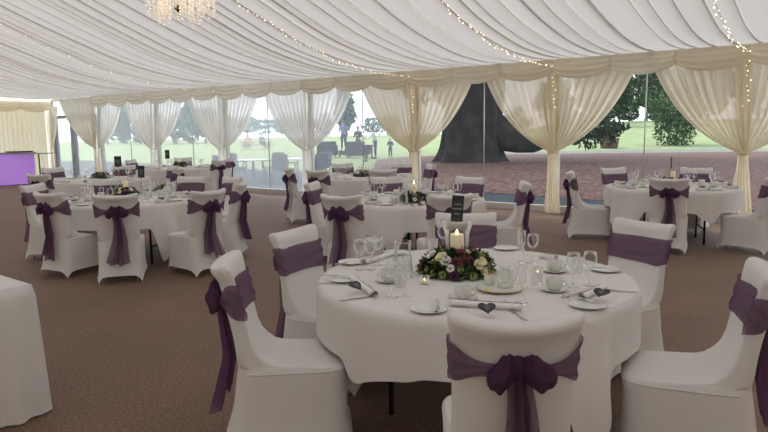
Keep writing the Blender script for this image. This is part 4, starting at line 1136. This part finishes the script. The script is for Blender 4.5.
# sofas and picnic bench
def sofa(px, py, rz, wd, lab):
    p = at(px, py, Z=-.02)
    t = empty('rattan_sofa', (p.x, p.y, -.02), rz, lab, 'sofa', 'rattan sofas on the lawn')
    ob('base', box(-wd/2, -.4, .12, wd/2, .4, .42, .03).mesh('base', M['sofa'], False), t)
    ob('backrest', box(-wd/2, -.5, .12, wd/2, -.34, 1.0, .04).mesh('backrest', M['sofa'], False), t)
    for s in (-1, 1):
        ob('armrest', box(s*wd/2-.1, -.5, .12, s*wd/2+.1, .4, .75, .03).mesh('armrest', M['sofa'], False), t)
    n = 2
    for k in range(n): ob('cushion', box(-wd/2+.12+k*(wd-.24)/n, -.33, .42, -wd/2+.12+(k+1)*(wd-.24)/n-.02, .38, .54, .05).mesh('cushion', M['cush'], False), t)
    for sx in (-1, 1):
        for sy in (-.42, .34): ob('leg', tube([(sx*(wd/2-.08), sy, 0), (sx*(wd/2-.08), sy, .13)], .03).mesh('leg', M['sofa']), t)
sofa(327.5, 157, YAW+.1, 1.15, 'dark rattan armchair on the lawn at left of the garden group')
sofa(357.5, 157.5, YAW-.2, 1.15, 'dark rattan armchair on the lawn in the middle of the garden group')
def low_table(px, py, wd, hh, lab, nm):
    p = at(px, py, Z=-.02); t = empty(nm, (p.x, p.y, -.02), YAW, lab, 'table', 'dark garden tables')
    ob('tabletop', box(-wd/2, -.35, hh-.08, wd/2, .35, hh, .02).mesh('tabletop', M['sofa'], False), t)
    ob('apron', box(-wd/2+.06, -.3, hh*.35, wd/2-.06, .3, hh-.08, .01).mesh('apron', M['sofa'], False), t)
    for sx in (-1, 1):
        for sy in (-1, 1): ob('leg', tube([(sx*(wd/2-.1), sy*.27, 0), (sx*(wd/2-.1), sy*.27, hh-.08)], .035).mesh('leg', M['sofa']), t)
    return p
LB = low_table(344, 157.2, .75, .42, 'low dark rattan table under the standing person in blue', 'low_table')
low_table(369.5, 158.2, .5, .80, 'taller dark table in front of the white sleeved person', 'garden_table')
pp_ = at(366, 161, Z=0)
ob('garden_post', lathe([(0, 0), (.10, 0), (.10, .05), (.05, .08), (.05, .62), (.06, .66), (0, .68)], 14).mesh('garden_post', M['dkmetal']), None, (pp_.x, pp_.y, -.03), None, 'short black post on the grass in front of the garden sofas', 'post')

def skin(name, verts, edges, radii, mat, parent, root=0):
    me = bpy.data.meshes.new(name); me.from_pydata(verts, edges, []); me.materials.append(mat)
    o = ob(name, me, parent)
    md = o.modifiers.new('skin', 'SKIN'); md.use_smooth_shade = True
    for i, r in enumerate(radii):
        sv = me.skin_vertices[0].data[i]; sv.radius = (r, r) if not isinstance(r, tuple) else r; sv.use_root = (i == root)
    s = o.modifiers.new('sub', 'SUBSURF'); s.levels = 1; s.render_levels = 2
    return o
def person(p, rz, pose, top, bottom, hair, lab, scale=1., long=False):
    t = empty('person', (p.x, p.y, p.z), rz, lab, 'person', None); t.scale = (scale,)*3
    # y forward; joints
    if pose == 'sit':
        hip = .52; J = dict(pel=(0, 0, hip), ch=(0, .02, hip+.40), nk=(0, .03, hip+.55), kneeL=(-.12, .42, .50), kneeR=(.12, .42, .50), ftL=(-.12, .44, .08), ftR=(.12, .44, .08))
    else:
        hip = .92; J = dict(pel=(0, 0, hip), ch=(0, .01, hip+.40), nk=(0, .02, hip+.55), kneeL=(-.11, .03, .49), kneeR=(.12, -.02, .49), ftL=(-.13, 0, .07), ftR=(.14, -.03, .07))
        if pose == 'lean': J['ch'] = (0, .10, hip+.38); J['nk'] = (0, .16, hip+.53)
    hd = Vector(J['nk'])+Vector((0, .03, .17))
    hz = J['ch'][2]
    sh = {s: (s*.19, J['ch'][1], hz+.08) for s in (-1, 1)}
    if pose == 'lean': el = {s: (s*.24, .32, hz-.12) for s in (-1, 1)}; wr = {s: (s*.16, .55, hz-.18) for s in (-1, 1)}
    elif pose == 'sit': el = {s: (s*.25, .08, hz-.18) for s in (-1, 1)}; wr = {s: (s*.15, .32, hz-.24) for s in (-1, 1)}
    else: el = {s: (s*.27, .06, hz-.20) for s in (-1, 1)}; wr = {s: (s*.14, .24, hz-.12) for s in (-1, 1)}
    hl = {s: (s*.10, J['pel'][1], J['pel'][2]-.06) for s in (-1, 1)}
    def body(fat, parts):
        vs, es, rs = [], [], []
        def a(p_, r, pr=None):
            vs.append(tuple(p_)); rs.append(r+fat); i = len(vs)-1
            if pr is not None: es.append((pr, i))
            return i
        pe = a(J['pel'], .125)
        if 'torso' in parts:
            mid = a(Vector(J['pel']).lerp(Vector(J['ch']), .5), .115, pe); ch = a(J['ch'], .125, mid)
            nk = a(J['nk'], .055, ch)
            for s in (-1, 1):
                i = a(sh[s], .062, ch); i = a(el[s], .045, i)
                if 'hands' in parts:
                    i = a(wr[s], .032, i); w = Vector(wr[s]); dd = (w-Vector(el[s])).normalized(); a(w+dd*.10, .036, i)
                else: a(Vector(el[s]).lerp(Vector(wr[s]), .85), .036, i)
            if 'head' in parts:
                i = a(hd-Vector((0, .0, .09)), .058, nk); i = a(hd, .088, i); a(hd+Vector((0, -.01, .08)), .070, i)
        if 'waist' in parts: a(Vector(J['pel']).lerp(Vector(J['ch']), .38), .112, pe)
        if 'legs' in parts:
            for s, k, f in ((-1, 'kneeL', 'ftL'), (1, 'kneeR', 'ftR')):
                i = a(hl[s], .095, pe); i = a(J[k], .062, i); i = a(Vector(J[f])+Vector((0, 0, .04)), .042, i)
                if 'feet' in parts: a(Vector(J[f])+Vector((0, .15, -.03)), .036, i)
        return vs, es, rs
    skin('body', *body(0, ('torso', 'hands', 'head', 'legs', 'feet')), M['skin'], t)
    skin('top', *body(.014, ('torso',)), M[top], t)
    skin('trousers', *body(.012, ('legs', 'waist')), M[bottom], t)
    h = ball((hd.x, hd.y-.02, hd.z+.035), .108, 14, 10, (.95, 1.05, 1.05)) if not long else ball((hd.x, hd.y-.04, hd.z-.02), .115, 14, 10, (1, .9, 1.45))
    h.v = [(x, y, z) if not (y > hd.y+.05 and z < hd.z+.06) else (x, hd.y+.04, z) for x, y, z in h.v]
    ob('hair', h.mesh('hair', M[hair]), t)
    for f in ('ftL', 'ftR'):
        q = Vector(J[f]); ob('shoe', ball((q.x, q.y+.06, max(.045, q.z-.02)), .05, 12, 8, (1., 2.6, .95)).mesh('shoe', M['dkmetal']), t)
    nz = ball((hd.x, hd.y+.10, hd.z-.01), .018, 8, 6, (.8, 1, 1.2))
    for s in (-1, 1): nz.join(ball((s*.092, hd.y, hd.z-.005), .024, 8, 6, (.4, .8, 1.3)))
    ob('face_features', nz.mesh('face_features', M['skin']), t)
def gp(px, py): return at(px, py, Z=-.03)
person(Vector((LB.x, LB.y, .40)), YAW+pi-.3, 'stand', 'shirtb', 'jean', 'hair', 'person in blue top and dark jeans standing at left of the garden group', 1.06)
person(gp(358.5, 155.6), YAW+2.6, 'stand', 'shirtd', 'jean', 'hairg', 'person in charcoal top standing behind the middle garden armchair', 1.12)
person(gp(375.5, 158.6), YAW+pi/2+.15, 'lean', 'shirtw', 'jean', 'hair', 'person with white sleeves and dark trousers leaning over the dark table', 1.08)
person(gp(390.5, 158), YAW+pi-.4, 'stand', 'shirtd', 'jean', 'hairg', 'small child in dark clothes standing on the grass by the curtain', .68)
# picnic bench with two sitters
pb = gp(257, 149.5)
t = empty('picnic_bench', (pb.x, pb.y, -.03), YAW, 'weathered wooden picnic bench on the sunny lawn beyond the patio', 'picnic bench')
ob('tabletop', box(-1.6, -.4, .70, 1.6, .4, .76, .01).mesh('tabletop', M['teak'], False), t)
for s in (-1, 1):
    ob('seat', box(-1.6, s*.75-.14, .42, 1.6, s*.75+.14, .47, .01).mesh('seat', M['teak'], False), t)
    lg = tube([(s*1.2, -.85, 0), (s*1.2, -.3, .71)], .045, 6).join(tube([(s*1.2, .85, 0), (s*1.2, .3, .71)], .045, 6)).join(box(s*1.2-.04, -.85, .36, s*1.2+.04, .85, .43))
    ob('leg_frame', lg.mesh('leg_frame', M['teak'], False), t)
def near_bench(dx, dy): v = Matrix.Rotation(YAW, 3, 'Z') @ Vector((dx, dy, 0)); return Vector((pb.x+v.x, pb.y+v.y, .07))
person(near_bench(-.7, -.77), YAW, 'sit', 'shirtp', 'shirtp', 'hairg', 'person in pink seated at the picnic bench, left of the pair', 1.05, True)
person(near_bench(.6, -.77), YAW-.5, 'sit', 'shirtb', 'jean', 'hairg', 'person in blue seated at the picnic bench, right of the pair', 1.1)

# ------------------------------------------------------------------ light
w = bpy.data.worlds.new('overcast_sky'); SC.world = w; w.use_nodes = True
nt = w.node_tree; nt.nodes.clear()
out = nt.nodes.new('ShaderNodeOutputWorld'); bg = nt.nodes.new('ShaderNodeBackground')
tc = nt.nodes.new('ShaderNodeTexCoord'); sx = nt.nodes.new('ShaderNodeSeparateXYZ'); rp = nt.nodes.new('ShaderNodeValToRGB')
nt.links.new(tc.outputs['Generated'], sx.inputs[0]); nt.links.new(sx.outputs['Z'], rp.inputs[0])
rp.color_ramp.elements[0].position = 0; rp.color_ramp.elements[0].color = (.94, .97, 1, 1)
rp.color_ramp.elements[1].position = .8; rp.color_ramp.elements[1].color = (.78, .87, 1, 1)
nt.links.new(rp.outputs[0], bg.inputs[0]); bg.inputs[1].default_value = 2.5
nt.links.new(bg.outputs[0], out.inputs[0])
sl = bpy.data.lights.new('sun', 'SUN'); sl.energy = 3.2; sl.angle = radians(14); sl.color = (1, .96, .9)
so = bpy.data.objects.new('sun', sl); COL.objects.link(so); so.rotation_euler = (radians(38), 0, radians(-122))
